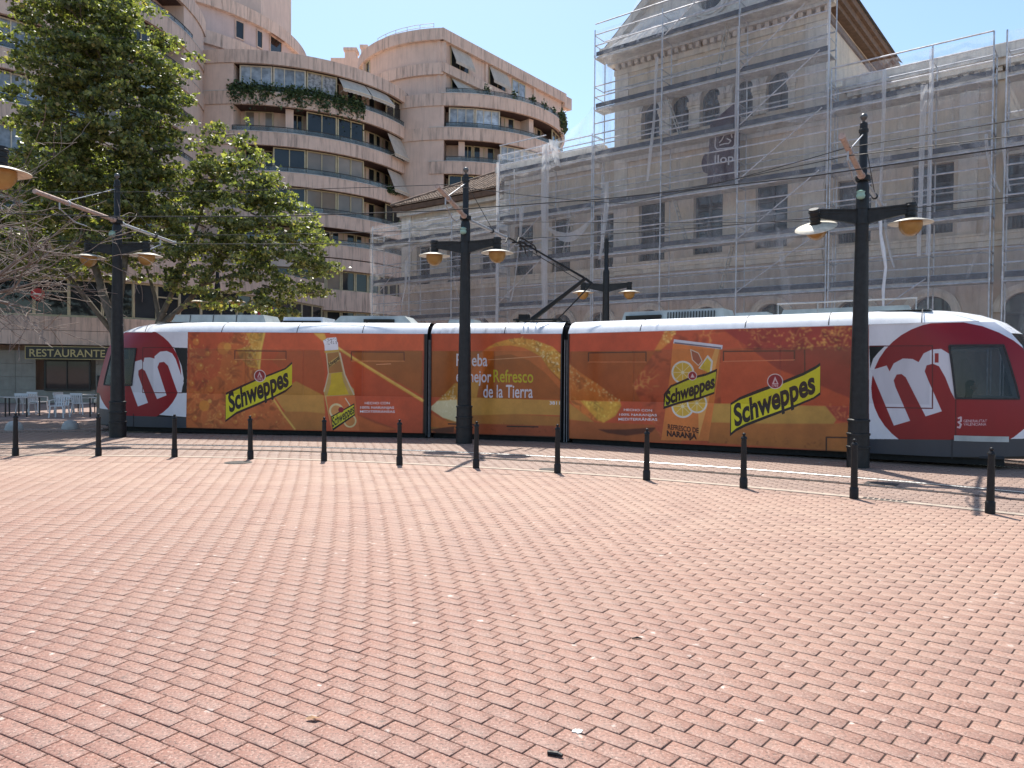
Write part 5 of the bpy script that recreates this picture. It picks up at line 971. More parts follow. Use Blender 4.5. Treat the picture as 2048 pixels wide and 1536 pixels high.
LW = [(-17.15, -16.04, 6.5, 9.15), (-14.65, -13.5, 6.55, 8.75), (-12.14, -10.9, 6.65, 8.65)]
walls('wall', -18.4, -10.7, 6.4, 11.2, YF+.2, LW, ochre); walls('wall', -18.4, -10.7, 0, 6.4, YF+.2, GA((-16.6, -14.1, -11.9)), ochre_low)
RW = [(6.85, 8.08, 6.98, 9.45), (9.5, 10.86, 7.03, 9.6), (12.44, 13.8, 6.93, 9.55), (15.4, 16.76, 7, 9.6), (18.3, 19.66, 7, 9.6)]
walls('wall', 6.36, 24, 6.45, 12.45, YF+.12, RW, ochre); walls('wall', 6.36, 24, 0, 6.45, YF+.12, GA((7.5, 10.2, 13.1, 16, 19)), ochre_low)
for L, y in ((TW, YF), (MW, YF+.12), (LW, YF+.2), (RW, YF+.12)):
    for o in L: swin(*o[:4], y+.27)
for o in TA: swin(*o[:4], YF+.27, True)
for L, y in ((tg, YF), (GA((-9, -6.5, -4.2)), YF+.12), (GA((-16.6, -14.1, -11.9)), YF+.2), (GA((7.5, 10.2, 13.1, 16, 19)), YF+.12)):
    for o in L: swin(o[0], o[1], o[2], o[3], y+.27, True, '')
def arch_ring(cx, zc, r0, r1, y0, y1, name='arch_moulding', n=14):
    b = MB(); vs = []
    for i in range(n+1):
        a = math.pi*i/n; c_, s_ = math.cos(a), math.sin(a)
        vs += [(cx+r0*c_, y0, zc+r0*s_), (cx+r1*c_, y0, zc+r1*s_), (cx+r1*c_, y1, zc+r1*s_), (cx+r0*c_, y1, zc+r0*s_)]
    b.add(vs, [(4*i+j, 4*i+(j+1) % 4, 4*i+4+(j+1) % 4, 4*i+4+j) for i in range(n) for j in range(4)]+[(3, 2, 1, 0), (4*n, 4*n+1, 4*n+2, 4*n+3)]); b.build(name, stone_trim, stn)
for o in TA:
    c = (o[0]+o[1])/2; arch_ring(c, o[3]-.47, .475, .74, YF-.12, YF+.05); arch_ring(c, o[3]-.47, .56, .66, YF-.16, YF-.121)
    for s in (-1, 1):
        x = c+s*.60; b = MB(); b.box(x-.13, x+.13, YF-.10, YF+.02, 12.7, 13.55); b.box(x-.16, x+.16, YF-.14, YF+.02, 13.552, 13.67); b.box(x-.19, x+.19, YF-.18, YF+.02, 13.672, 13.87); b.build('window_pilaster', stone_trim, stn)
for cs, y in (((-1.4, 1.43, 4.3), YF), ((-9, -6.5, -4.2), YF+.12), ((-16.6, -14.1, -11.9), YF+.2), ((7.5, 10.2, 13.1, 16, 19), YF+.12)):
    for c in cs: arch_ring(c, 4.04, .69, .98, y-.1, y+.05); arch_ring(c, 4.04, .8, .9, y-.14, y-.101)
def band(name, x0, x1, steps, y, mat=stone_trim):
    b = MB()
    for z0, z1, p in steps: b.box(x0-(p if name == 'cornice' else 0), x1+(p if name == 'cornice' else 0), y-p, y+.1, z0, z1-.002)
    return b.build(name, mat, stn)
band('string_course', -3.28, 6.34, [(6.42, 6.62, .12), (6.62, 6.86, .2), (6.86, 6.95, .28)], YF)
for x0, x1, y in ((-10.7, -3.32, YF+.12), (6.38, 24, YF+.12), (-18.4, -10.72, YF+.2)): band('string_course', x0, x1, [(6.38, 6.58, .1), (6.58, 6.78, .18), (6.78, 6.86, .24)], y)
band('string_course', -3.28, 6.34, [(11.75, 12.0, .1), (12.0, 12.22, .18)], YF); band('string_course', -3.28, 6.34, [(15.2, 15.32, .06)], YF)
band('cornice', -3.3, 6.36, [(15.95, 16.2, .1), (16.42, 16.62, .34), (16.62, 16.92, .48), (16.92, 17.2, .62)], YF)
for x0, x1, y in ((-10.6, -3.95, YF+.12), (7.05, 24, YF+.12)): band('cornice', x0+.5, x1-.4, [(11.75 if x0 < 0 else 12.2, 12.0 if x0 < 0 else 12.45, .12), (12.16 if x0 < 0 else 12.62, 12.4 if x0 < 0 else 12.85, .34), (12.4 if x0 < 0 else 12.85, 12.72 if x0 < 0 else 13.3, .48)], y)
b = MB()
for i in range(29): x = -3.25+i*.342; b.box(x, x+.17, YF-.26, YF+.02, 16.21, 16.41)
tag(b.build('dentil', stone_trim, stn), kind='stuff')
b = MB()
for x0, x1, z in ((-10.5, -3.9, 12.02), (6.7, 24, 12.47)):
    for i in range(int((x1-x0)/.34)): x = x0+i*.34; b.box(x, x+.17, YF-.1, YF+.15, z, z+.14)
tag(b.build('dentil', stone_trim, stn), kind='stuff')
# corner strips and panels
for x0, x1, z0, z1, y in ((-3.36, -2.64, 6.97, 15.94, YF), (5.54, 6.38, 6.97, 15.94, YF), (-10.62, -9.95, 6.88, 11.7, YF+.12), (11.0, 11.6, 6.88, 12.15, YF+.12), (14.1, 14.7, 6.88, 12.15, YF+.12), (-18.4, -17.6, 6.88, 11.1, YF+.2)):
    b = MB(); b.box(x0, x1, y-.07, y+.05, z0, z1); b.build('pilaster', stone_trim, stn)
# sides, backs and roofs
b = MB(); b.box(-3.29, 6.35, YF+.45, YF+10, 0, 17.15); b.box(-3.28, 6.34, YF+.03, YF+.44, 16.0, 17.15); b.add([(6.36, YF, 0), (6.36, YF+10, 0), (6.36, YF+10, 16), (6.36, YF, 16)], [(0, 1, 2, 3)]); b.add([(-3.3, YF, 0), (-3.3, YF+10, 0), (-3.3, YF+10, 16), (-3.3, YF, 16)], [(0, 1, 2, 3)]); b.build('tower_body', ochre, stn)
b = MB()
for z0, z1, p in ((15.95, 16.2, .1), (16.42, 16.62, .34), (16.62, 16.92, .48), (16.92, 17.2, .62)): b.box(6.36, 6.36+p, YF+.1, YF+10, z0, z1-.002); b.box(-3.3-p, -3.3, YF+.1, YF+10, z0, z1-.002)
b.build('side_cornice', timber, stn)
for nm, x0, x1, z in (('wing_body', -10.7, -3.31, 12.7), ('wing_body', 6.37, 24, 13.25)): b = MB(); b.box(x0+.01, x1-.01, YF+.6, YF+9, 0, z); b.box(x0+.02, x1-.02, YF+.24, YF+.59, z-.8, z); b.build(nm, ochre, stn)
b = MB(); b.box(-18.39, -10.72, YF+.6, YF+8, 0, 11.2); b.build('wing_body', ochre, stn)
for x0, x1, z0, z1 in ((-10.6, -3.95, 12.72, 12.82), (7.05, 24, 13.3, 13.42)): b = MB(); b.box(x0, x1, YF-.1, YF+.25, z0, z1); b.build('parapet', stone_trim, stn)
# pediment with round window
AP = (1.53, 21.4)
b = MB(); r_ = .62; oc = (1.45, 18.35); L_ = [(-3.5, 17.2), (6.56, 17.2), AP]
ang = np.linspace(0, 2*math.pi, 25)
def hit(a):   # ray from the oculus centre to the triangle edge
    d = np.array([math.cos(a), math.sin(a)]); best = 9e9
    for i in range(3):
        p = np.array(L_[i]); e = np.array(L_[(i+1) % 3])-p; M_ = np.array([d, -e]).T
        if abs(np.linalg.det(M_)) < 1e-9: continue
        t, s = np.linalg.solve(M_, p-np.array(oc))
        if t > 0 and -1e-6 <= s <= 1+1e-6: best = min(best, t)
    return (oc[0]+d[0]*best, oc[1]+d[1]*best)
AN = sorted(list(ang[:-1])+[math.atan2(p[1]-oc[1], p[0]-oc[0]) % (2*math.pi) for p in L_])
for a0, a1 in zip(AN, AN[1:]+[AN[0]+2*math.pi]):
    h0, h1 = hit(a0), hit(a1); i0 = (oc[0]+r_*math.cos(a0), oc[1]+r_*math.sin(a0)); i1 = (oc[0]+r_*math.cos(a1), oc[1]+r_*math.sin(a1))
    b.add([(i0[0], YF, i0[1]), (h0[0], YF, h0[1]), (h1[0], YF, h1[1]), (i1[0], YF, i1[1])], [(0, 1, 2, 3)]); b.add([(i0[0], YF, i0[1]), (i1[0], YF, i1[1]), (i1[0], YF+.4, i1[1]), (i0[0], YF+.4, i0[1])], [(0, 1, 2, 3)])
b.build('pediment', stone_trim, stn)
b = MB(); b.prism([(oc[0]+r_*math.cos(a), oc[1]+r_*math.sin(a)) for a in ang[:-1]], YF+.3, YF+.34, ax=1); b.build('oculus_pane', st_pane, stn)
for r0, r1, y0, y1 in ((.63, .98, YF-.14, YF-.002), (.74, .86, YF-.18, YF-.141)):
    for s in (0, 1):
        b = MB(); vs = []; n = 14
        for i in range(n+1):
            a = math.pi*(i/n+s); c_, s_ = math.cos(a), math.sin(a); vs += [(oc[0]+r0*c_, y0, oc[1]+r0*s_), (oc[0]+r1*c_, y0, oc[1]+r1*s_), (oc[0]+r1*c_, y1, oc[1]+r1*s_), (oc[0]+r0*c_, y1, oc[1]+r0*s_)]
        b.add(vs, [(4*i+j, 4*i+(j+1) % 4, 4*i+4+(j+1) % 4, 4*i+4+j) for i in range(n) for j in range(4)]); b.build('oculus_moulding', stone_trim, stn)
for s in (-1, 1):
    e = Vector((AP[0]+s*5.6, 0, 16.95)); a_ = Vector((AP[0], 0, AP[1]+.25)); b = MB()
    for off, w_ in ((-.25, .5), (.02, .26)): b.bar((e.x, YF+off*.6, e.z+off*.3), (a_.x, YF+off*.6, a_.z+off*.3), .5+off*.4, .3, (0, 0, 1))
    b.build('raking_cornice', stone_trim, stn)
b = MB(); b.add([(AP[0], YF-.3, AP[1]+.45), (AP[0], YF+10, AP[1]+.45), (7.1, YF+10, 17.2), (7.1, YF-.3, 17.2), (-4.05, YF+10, 17.2), (-4.05, YF-.3, 17.2)], [(0, 1, 2, 3), (1, 0, 5, 4)]); b.build('tower_roof', tile_m, stn)
# tiled hip roof of the low wing: rows of half-round tiles
e0, e1, ez, rz_, ry = -18.75, -10.3, 11.62, 14.1, YF+4.6; hx = -14.0
b = MB(); b.add([(e0, YF-.45, ez), (e1, YF-.45, ez), (e1, ry, rz_), (hx, ry, rz_)], [(0, 1, 2, 3)]); b.add([(e0, YF-.45, ez), (hx, ry, rz_), (e0, ry*2-YF+.45, ez)], [(0, 1, 2)]); b.add([(e1, ry, rz_), (hx, ry, rz_), (e0, ry*2-YF+.45, ez), (e1, ry*2-YF+.45, ez)], [(0, 1, 2, 3)])
lr = b.build('roof', tile_m, stn)
b = MB()
for i in range(40):
    x = e0+.15+i*.21
    if x > e1: break
    f1 = min(1., max(.03, (x-e0)/(hx-e0))); nseg = max(1, int(f1*14))
    for k in range(nseg):
        f = k/14; g_ = (k+1.12)/14
        p = lambda ff, up: (x, YF-.45+(ry-YF+.45)*ff, ez+(rz_-ez)*ff+up)
        a0_, a1_ = p(f, .10), p(g_, .055); vs = []
        for (px, py, pz), r in ((a0_, .085), (a1_, .07)):
            for t in range(5): an = math.pi*t/4; vs.append((px+r*math.cos(an), py, pz-.06+r*math.sin(an)*1.0))
        b.add(vs, [(t, t+1, t+6, t+5) for t in range(4)]+[(0, 1, 2, 3, 4)])
tag(b.build('roof_tile', tile_m, lr), kind='stuff')
b = MB(); b.tube([(e0+(hx-e0)*i/12, YF-.45+(ry-YF+.45)*i/12, ez+(rz_-ez)*i/12+.08) for i in range(13)], .11, 8); b.tube([(hx+(e1-hx)*i/8, ry, rz_+.08) for i in range(9)], .11, 8); b.build('ridge_tile', tile_m, lr)
b = MB(); b.box(e0+.1, e1, YF-.4, YF+.2, ez-.32, ez-.05); b.build('eave_board', timber, lr); b = MB(); b.box(e0+.25, e1, YF-.18, YF+.2, 11.05, 11.28); b.build('cornice', stone_trim, stn)
# ------------------------------------------------------------------ scaffolding
sc_steel = M('scaffold_steel', (.50, .51, .54), .45, .6, var=.3, scale=5); plank = M('scaffold_plank', (.46, .45, .43), .7, var=.25, scale=4, streak=.4); toe = M('toe_board', (.045, .05, .065), .6, var=.35, scale=3)
sca = thing('scaffolding', 'grey steel scaffolding with decks and rails along the whole front of the old station', 'scaffolding', SL, SR)
LV = [5.09, 7.33, 9.55, 11.88, 14.1, 16.49]; LVL = [4.7, 6.95, 9.15]
SEC = [([-19.15, -16.0, -12.7, -9.46], 10.35, LVL), ([-9.36, -6.4, -3.7], 12.95, LV), ([-3.6, -.13, 3.35, 6.89], 17.7, LV), ([6.99, 10.38, 12.2], 13.35, LV), ([12.57, 16.0, 19.5, 23.0], 13.3, LV)]
def sc_part(name, key, f, loc, mat):
    return link(name, cached(('sc', name)+key, lambda: f(MB()).mesh(name, mat)), sca, loc)
for xs, top, lv in SEC:
    lv = [z for z in lv if z < top-.6]
    for x in xs:
        for y, t_ in ((0, top), (.9, top-(.9 if top > 15 else .5))):
            sc_part('standard', (round(t_, 2),), lambda b: (b.tube([(0, 0, 0), (0, 0, t_)], .028, 7), [b.lathe([(.042, z-.05), (.042, z+.05)], 7) for z in lv if z < t_])[0], (x, y, 0), sc_steel)
        for z in lv: sc_part('transom', (), lambda b: (b.tube([(0, 0, -.1), (0, .9, -.1)], .025, 6), b.tube([(0, 0, .95), (0, .9, .95)], .02, 6), b.tube([(0, 0, .5), (0, .9, .5)], .02, 6))[0], (x, 0, z), sc_steel)
    for xa, xb in zip(xs[:-1], xs[1:]):
        L = round(xb-xa, 2)
        for z in lv:
            sc_part('deck', (L,), lambda b: [b.box(.04, L-.04, .08+i*.26, .08+i*.26+.245, -.10, 0) for i in range(3)][0], (xa, 0, z+rng.normal(0, .01)), plank)
            sc_part('toe_board', (L,), lambda b: b.box(.05, L-.05, .035, .065, .01, .2), (xa, 0, z), toe)
            for dz in (.5, 1.0) + ((1.5,) if rng.random() < .5 else ()): sc_part('guard_rail', (L,), lambda b: b.tube([(0, 0, 0), (L, 0, 0)], .03, 6), (xa, .03, z+dz), sc_steel)
            sc_part('ledger', (L,), lambda b: b.tube([(0, 0, 0), (L, 0, 0)], .026, 6), (xa, 0.0, z-.12), sc_steel)
            sc_part('guard_rail', (L,), None, (xa, .9, z+1.0), sc_steel); sc_part('guard_rail', (L,), None, (xa, .9, z+.3), sc_steel)
for i, (x0, z0, x1, z1) in enumerate([(0, 16.5, 1.6, 17.65), (3.4, 14.18, 5.96, 16.1), (3.43, 11.94, 6.55, 14.18), (3.4, 9.7, 6.68, 11.97), (3.4, 7.3, 6.6, 9.6), (3.37, 5.12, 7.0, 7.47), (-18.9, 6.1, -15.4, 8.85), (-18.9, 4.2, -15.3, 6.7), (-9.3, 5.3, -6.5, 7.4), (-9.3, 7.4, -6.5, 9.6), (7.0, 2.9, 10.3, 5.2), (19.5, 5.2, 23, 7.4)]):
    b = MB(); b.tube([(x0, -.035, z0), (x1, -.035, z1)], .024, 6); b.build('brace', sc_steel, sca)
lad = M('ladder', (.45, .44, .40), .6, .2, var=.2)
for x0, z0, x1, z1 in ((.62, 12.0, -.18, 14.2), (2.17, 14.2, 2.68, 16.5), (.94, 7.4, .24, 9.6), (2.47, 5.2, 3.05, 7.3), (-5.6, 7.4, -5.0, 9.6), (13.6, 7.4, 13.1, 9.6)):
    b = MB()
    for dy in (.32, .62): b.bar((x0, dy, z0), (x1, dy, z1), .06, .03)
    for k in range(1, 9): f = k/9; b.bar((x0+(x1-x0)*f, .32, z0+(z1-z0)*f), (x0+(x1-x0)*f, .62, z0+(z1-z0)*f), .03, .03)
    b.build('ladder', lad, sca)
# raised platform with white tarp at the back left of the low roof
# ------------------------------------------------------------------ nets
def netmat(name, dens, seam=False):
    m, nt, bs, out = newmat(name); p = wpos(nt, (1, 1, 1)); ps = wpos(nt, (2.2, 2.2, .55))
    n1 = noise(nt, ps, 1.0, 8, .72); n2 = noise(nt, p, 60, 2)
    f = ramp(nt, n1, [(.38, max(0, dens-.12)), (.56, dens), (.66, min(1, dens+.05)), (.74, min(1, dens+.40))])
    mp = N(nt, 'ShaderNodeMath', operation='MULTIPLY'); nt.links.new(f, mp.inputs[0]); nt.links.new(ramp(nt, n2, [(.3, .7), (.7, 1.25)]), mp.inputs[1])
    df = nt.nodes.new('ShaderNodeBsdfDiffuse'); df.inputs[0].default_value = (.86, .87, .89, 1); tl = nt.nodes.new('ShaderNodeBsdfTranslucent'); tl.inputs[0].default_value = (.86, .87, .89, 1)
    mx = nt.nodes.new('ShaderNodeMixShader'); mx.inputs[0].default_value = .5; nt.links.new(df.outputs[0], mx.inputs[1]); nt.links.new(tl.outputs[0], mx.inputs[2])
    tr = nt.nodes.new('ShaderNodeBsdfTransparent'); m2 = nt.nodes.new('ShaderNodeMixShader'); nt.links.new(mp.outputs[0], m2.inputs[0]); nt.links.new(tr.outputs[0], m2.inputs[1]); nt.links.new(mx.outputs[0], m2.inputs[2])
    nt.links.new(m2.outputs[0], out.inputs[0]); return m
net_m = netmat('debris_net', .24); net_d = netmat('debris_net_folded', .6); net_thin = netmat('debris_net_thin', .19); net_low = netmat('debris_net_pale', .24)
net = thing('debris_net', 'pale translucent debris net hung over the scaffolding of the old station', 'net', SL, SR)
def sheet(name, P, nu, nv, mat, amp=.04, seed=1, parent=None):
    """P(u,v)->xyz, rippled"""
    r = np.random.default_rng(seed); ph = r.uniform(0, 6.28, 6); V = []
    for i in range(nu+1):
        for j in range(nv+1):
            u, v = i/nu, j/nv; x, y, z = P(u, v); wv = amp*(math.sin(u*nu*.9+ph[0]+2*math.sin(v*3+ph[1]))+.6*math.sin(u*nu*2.1+ph[2]+v*4)+.5*math.sin(v*nv*.7+ph[3]))
            V.append((x, y+wv, z+wv*.2))
    F = np.array([(i*(nv+1)+j, (i+1)*(nv+1)+j, (i+1)*(nv+1)+j+1, i*(nv+1)+j+1) for i in range(nu) for j in range(nv)])
    me = np_mesh(name, np.array(V), F); me.materials.append(mat); me.polygons.foreach_set('use_smooth', [True]*len(me.polygons)); return link(name, me, parent or net)
def flat(x0, x1, z0, z1, y=-.12): return lambda u, v: (x0+(x1-x0)*u, y, z0+(z1-z0)*v)
for i, (x0, x1, z0, z1) in enumerate([(-19.15, -9.4, 2.6, 10.3), (-9.36, -6.42, 2.6, 12.9), (-6.4, -3.62, 2.6, 12.9), (-3.6, 6.89, 2.6, 14.0), (6.99, 12.2, 2.6, 13.2), (12.57, 23, 2.6, 13.2)]): sheet('net_panel', flat(x0, x1, z0, z1), max(8, int((x1-x0)*4)), 22, net_low if i == 0 else net_m, .035, i)
sheet('net_panel', lambda u, v: (-3.6+10.49*u, -.12, 14.0+3.6*v), 40, 10, net_thin, .03, 9)
def at_(*q):   # bilinear patch from four corners
    q = [np.array(a, float) for a in q]; return lambda u, v: tuple(q[0]*(1-u)*(1-v)+q[1]*u*(1-v)+q[2]*u*v+q[3]*(1-u)*v)
sheet('net_panel', at_((-3.5, .9, 16.9), (1.5, .9, 17.4), (1.5, 1.3, 21.8), (-1.9, 1.2, 19.3)), 16, 10, net_m, .08, 20); sheet('net_fold', at_((-3.0, .35, 16.6), (.4, .3, 16.65), (.6, .9, 17.9), (-1.6, 1.0, 18.0)), 22, 8, net_d, .06, 21)
sheet('net_fold', at_((-3.2, .12, 16.55), (-.1, .1, 16.6), (-.1, .2, 17.2), (-2.8, .3, 17.0)), 24, 5, net_d, .07, 22)
sheet('net_panel', lambda u, v: (-3.6-2.8*u, -.1+.2*u, (12.9)+(1.15*(1-u)**2.2+.12)*v), 14, 5, net_thin, .05, 23)
sheet('net_fold', lambda u, v: (-6.1+.5*u+.3*v, -.14, 13.1-1.3*v-.2*u), 5, 8, net_d, .08, 24)
for x0, x1, z0, z1, y, sd_ in ((-6.5, -6.05, 3, 12.9, -.16, 30), (-9.42, -9.2, 3, 12.5, -.16, 31), (3.3, 3.42, 9.5, 15.9, -.16, 32), (6.86, 6.98, 9, 15.8, -.16, 33), (-3.1, -2.55, 8.0, 16.6, -.16, 34), (10.3, 10.46, 6, 13.2, -.16, 35), (-19.2, -18.9, 3, 10.2, -.16, 36), (8.1, 8.5, 9.2, 12.9, -.15, 37)): sheet('net_fold', flat(x0, x1, z0, z1, y), 4, 26, net_d if x1-x0 < .6 and sd_ not in (34, 36, 37) else net_m, .05, sd_)
sheet('net_fold', lambda u, v: (-6.1+2.7*u, -.2, 8.85-.55*math.sin(math.pi*u)-.15*v*(1+2*math.sin(math.pi*u))+.25*u), 14, 3, net_d, .04, 40)
sheet('net_fold', lambda u, v: (3.4+3.4*u, -.22-.1*math.sin(3*u), 7.9-.55*math.sin(math.pi*min(1, u*1.1))-.45*v*(.4+math.sin(math.pi*u))), 18, 5, net_m, .05, 41); sheet('net_fold', at_((3.4, -.2, 8.9), (5.4, -.2, 8.0), (4.9, -.2, 7.6), (3.7, -.2, 7.5)), 10, 6, net_m, .06, 42)
sheet('net_fold', at_((5.05, -.2, 7.6), (5.2, -.2, 7.5), (5.75, -.2, 4.4), (5.35, -.2, 4.4)), 3, 14, net_m, .04, 43)
sheet('net_panel', at_((6.9, .1, 15.6), (7.2, 2.4, 15.0), (8.4, 1.2, 12.9), (6.9, 0, 12.8)), 10, 12, net_thin, .06, 44)
rf = np.random.default_rng(77)
for i in range(26):
    x0 = rf.uniform(-18.8, 22); zt = 10.2 if x0 < -9.4 else 12.9 if x0 < -3.7 else 16.5 if x0 < 6.9 else 13.1; w_ = rf.uniform(.08, .3); z1 = rf.uniform(zt*.6, zt); z0 = max(2.8, z1-rf.uniform(2, 6)); dx = rf.normal(0, .35)
    sheet('net_fold', lambda u, v: (x0+w_*u*(1-.5*v)+dx*v*v, -.15-.03*math.sin(9*u), z1+(z0-z1)*v), 3, 16, net_d if i % 2 else net_m, .05, 100+i)
for i in range(12):
    x0 = rf.uniform(-18, 19); L_ = rf.uniform(1.5, 3.4); zz = rf.choice([5.3, 7.6, 9.8, 12.0]); sg = rf.uniform(.15, .5)
    if x0 < -9 and zz > 9.9: continue
    sheet('net_fold', lambda u, v: (x0+L_*u, -.16, zz-sg*math.sin(math.pi*u)-.22*v), 12, 3, net_m, .05, 140+i)
b = MB(); pts = [(8.83, -.18, 7.6), (8.85, -.2, 6.9), (8.95, -.22, 6.33), (9.04, -.2, 5.69), (8.97, -.2, 4.9), (8.98, -.2, 4.2)]; b.tube(pts, [.06, .05, .075, .05, .06, .04], 6); tag(b.build('plastic_strip', plastic_strip := M('white_sheet', (.72, .72, .74), .6), None, loc=SL, rot=(0, 0, SR)), 'twisted white plastic strip hanging on the scaffolding behind the right lamp post', 'strip')
# banner
ban_m = M('maroon_banner', (.045, .022, .035), .7, var=.25, scale=3); ban_w = M('banner_white', (.50, .48, .50), .7)
ban = thing('banner', 'dark maroon banner with white wolf logo and letters llop on the scaffolding', 'banner', SL, SR)
sheet('banner_cloth', at_((1.85, .42, 9.75), (3.28, .42, 9.75), (3.28, .42, 13.2), (1.95, .42, 12.4)), 8, 14, ban_m, .012, 50, ban)
b = MB(); b.prism([(1.86+.28*math.cos(a), 10.75+.45*math.sin(a)) for a in np.linspace(math.pi*.5, math.pi*1.5, 9)], .42, .43, ax=1); b.build('banner_edge', ban_m, ban)
text_mesh('letters', 'llop', .84, .36, ban_w, ban, lambda u, v, d_: (2.19+u, .385-d_, 10.66+v-.06*u), .01)
b = MB(); yb = .385; ln = lambda *P: [b.bar((p[0], yb, p[1]), (q[0], yb, q[1]), .045, .02, (0, 1, 0)) for p, q in zip(P[:-1], P[1:])]
ln((2.22, 11.95), (2.2, 11.38), (2.28, 11.25), (2.98, 11.2), (3.07, 11.3), (3.08, 11.9)); ln((2.45, 11.95), (2.6, 11.78), (2.72, 11.8), (2.8, 11.95)); ln((2.6, 11.78), (2.5, 11.6), (2.38, 11.5)); ln((2.72, 11.62), (2.9, 11.5), (2.8, 11.4), (2.62, 11.42)); ln((2.9, 11.8), (2.95, 11.6)); ln((2.4, 11.3+.1), (2.62, 11.42))
tag(b.build('logo', ban_w, ban), kind='stuff')
# ------------------------------------------------------------------ trees
bark = M('bark', (.13, .11, .085), .9, var=.35, scale=7, bmp=.5, bscale=30); twig_m = M('bare_twigs', (.20, .155, .13), .85, var=.25, scale=9)
leaf_m, nt, bs, out = newmat('plane_tree_leaf')
a = nt.nodes.new('ShaderNodeAttribute'); a.attribute_name = 'rnd'
lc = ramp(nt, a.outputs['Fac'], [(0, (.050, .064, .032)), (.35, (.105, .128, .056)), (.7, (.185, .205, .085)), (.92, (.33, .34, .14)), (1, (.36, .28, .14))]); nt.links.new(lc, bs.inputs['Base Color'])
bs.inputs['Roughness'].default_value = .42; bs.inputs['Specular IOR Level'].default_value = .55
tl = nt.nodes.new('ShaderNodeBsdfTranslucent'); tc = mixc(nt, 1., lc, (1.9, 2.0, .7), 'MULTIPLY'); nt.links.new(tc, tl.inputs[0]); mx = nt.nodes.new('ShaderNodeMixShader'); mx.inputs[0].default_value = .42
nt.links.new(bs.outputs[0], mx.inputs[1]); nt.links.new(tl.outputs[0], mx.inputs[2]); nt.links.new(mx.outputs[0], out.inputs[0])
def tree(label, base, limbs, clumps, per_m3, leaf, seed):
    """limbs: polylines with radii; clumps: (x,y,z,rx,ry,rz) in metres relative to the base"""
    r = np.random.default_rng(seed); t = thing('plane_tree', label, 'tree', base)
    b = MB(); b.tube(limbs[0][0], limbs[0][1], 10); tr = b.build('trunk', bark, t, 60)
    for pts, rs in limbs[1:]:
        b = MB(); b.tube(pts, rs, 7); b.build('limb', bark, t, 60)
    P = []; tw = MB()
    for (x, y, z, rx, ry, rz) in clumps:
        k = max(5, int(per_m3*rx*ry*rz)); d = r.normal(0, 1, (k, 3)); d /= np.linalg.norm(d, axis=1)[:, None]; rad = (.45+.60*r.random(k)**.6)*(1+r.normal(0, .13, k))
        c = np.array([x, y, z])+d*rad[:, None]*np.array([rx, ry, rz])
        for q in c:      # each spray: a flattened tuft of leaves, fuller on its upper side
            m = int(r.integers(30, 85)); R0 = r.uniform(.22, .46); e = r.normal(0, 1, (m, 3)); e /= np.linalg.norm(e, axis=1)[:, None]; e[:, 2] = np.abs(e[:, 2])*.75-.22
            P.append(q+e*R0*(.55+.55*r.random(m))[:, None]*np.array([1.15, 1.15, .8])+r.normal(0, .03, (m, 3)))
            if r.random() < .35:      # a loose shoot standing out of the tuft
                dr = d[r.integers(k)]+np.array([0, 0, .2]); s = r.random(12)[:, None]; P.append(q+dr*s*.75+r.normal(0, .05, (12, 3)))
        for q in c[:max(2, k//9)]:
            ctr = np.array([x, y, z]); tw.tube([tuple(ctr+(q-ctr)*.1), tuple(ctr+(q-ctr)*.6+r.normal(0, .08, 3)), tuple(q)], [.035, .02, .008], 4, False)
    tag(tw.build('branch', bark, t), kind='stuff')
    P = np.concatenate(P); link('crown', leaf_mesh('crown', P, leaf, leaf_m, .55, .25), t); return len(P)
def px(x, y, D): return ((x-1024)*D/1500, D, 1.9+(738+.008*(x-1024)-y)*D/1500)
B1 = (-14.3, 27.4, 0)
def rel(c, B): return tuple(np.array(c[:3])-np.array(B))+tuple(c[3:])
# crown clumps in world metres: x, depth, height, radii
C1 = [(-16.0,27.5,15.4,1.5,1.6,1.3),(-14.6,27.2,15.2,1.3,1.5,1.3),(-16.6,27.3,13.6,1.4,1.5,1.1),(-15.2,26.6,13.9,1.4,1.6,1.3),(-13.7,27.0,13.7,1.3,1.6,1.2),(-12.9,27.2,12.6,1.2,1.5,1.1),(-15.8,26.8,12.3,1.3,1.6,1.1),(-14.3,26.6,12.2,1.5,1.7,1.3),(-12.8,27.2,11.0,.95,1.5,1.1),(-13.5,26.6,10.9,1.5,1.7,1.3),(-15.4,26.8,10.8,1.4,1.6,1.1),(-16.8,27.4,10.4,1.3,1.5,.9),(-17.8,27.6,11.4,.8,1.0,.6),(-13.1,27.3,9.6,.95,1.4,1.0),(-13.8,26.8,9.4,1.5,1.7,1.3),(-15.6,27.0,9.2,1.4,1.6,1.1),(-17.2,27.4,9.0,1.2,1.4,.9),(-18.3,27.6,8.1,1.2,1.3,1.0),(-12.8,27.2,8.2,1.2,1.5,1.1),(-14.4,27.0,8.0,1.4,1.6,1.1),(-16.2,27.2,7.7,1.4,1.5,1.1),(-13.4,27.3,6.8,1.2,1.4,.9),(-15.2,27.2,6.5,1.3,1.4,.9),(-17.3,27.5,6.5,1.2,1.3,.9),(-14.2,27.4,5.6,1.0,1.1,.7),(-16.4,27.5,5.5,.9,1.0,.6),(-17.5,27.5,12.6,.7,.9,.5)]
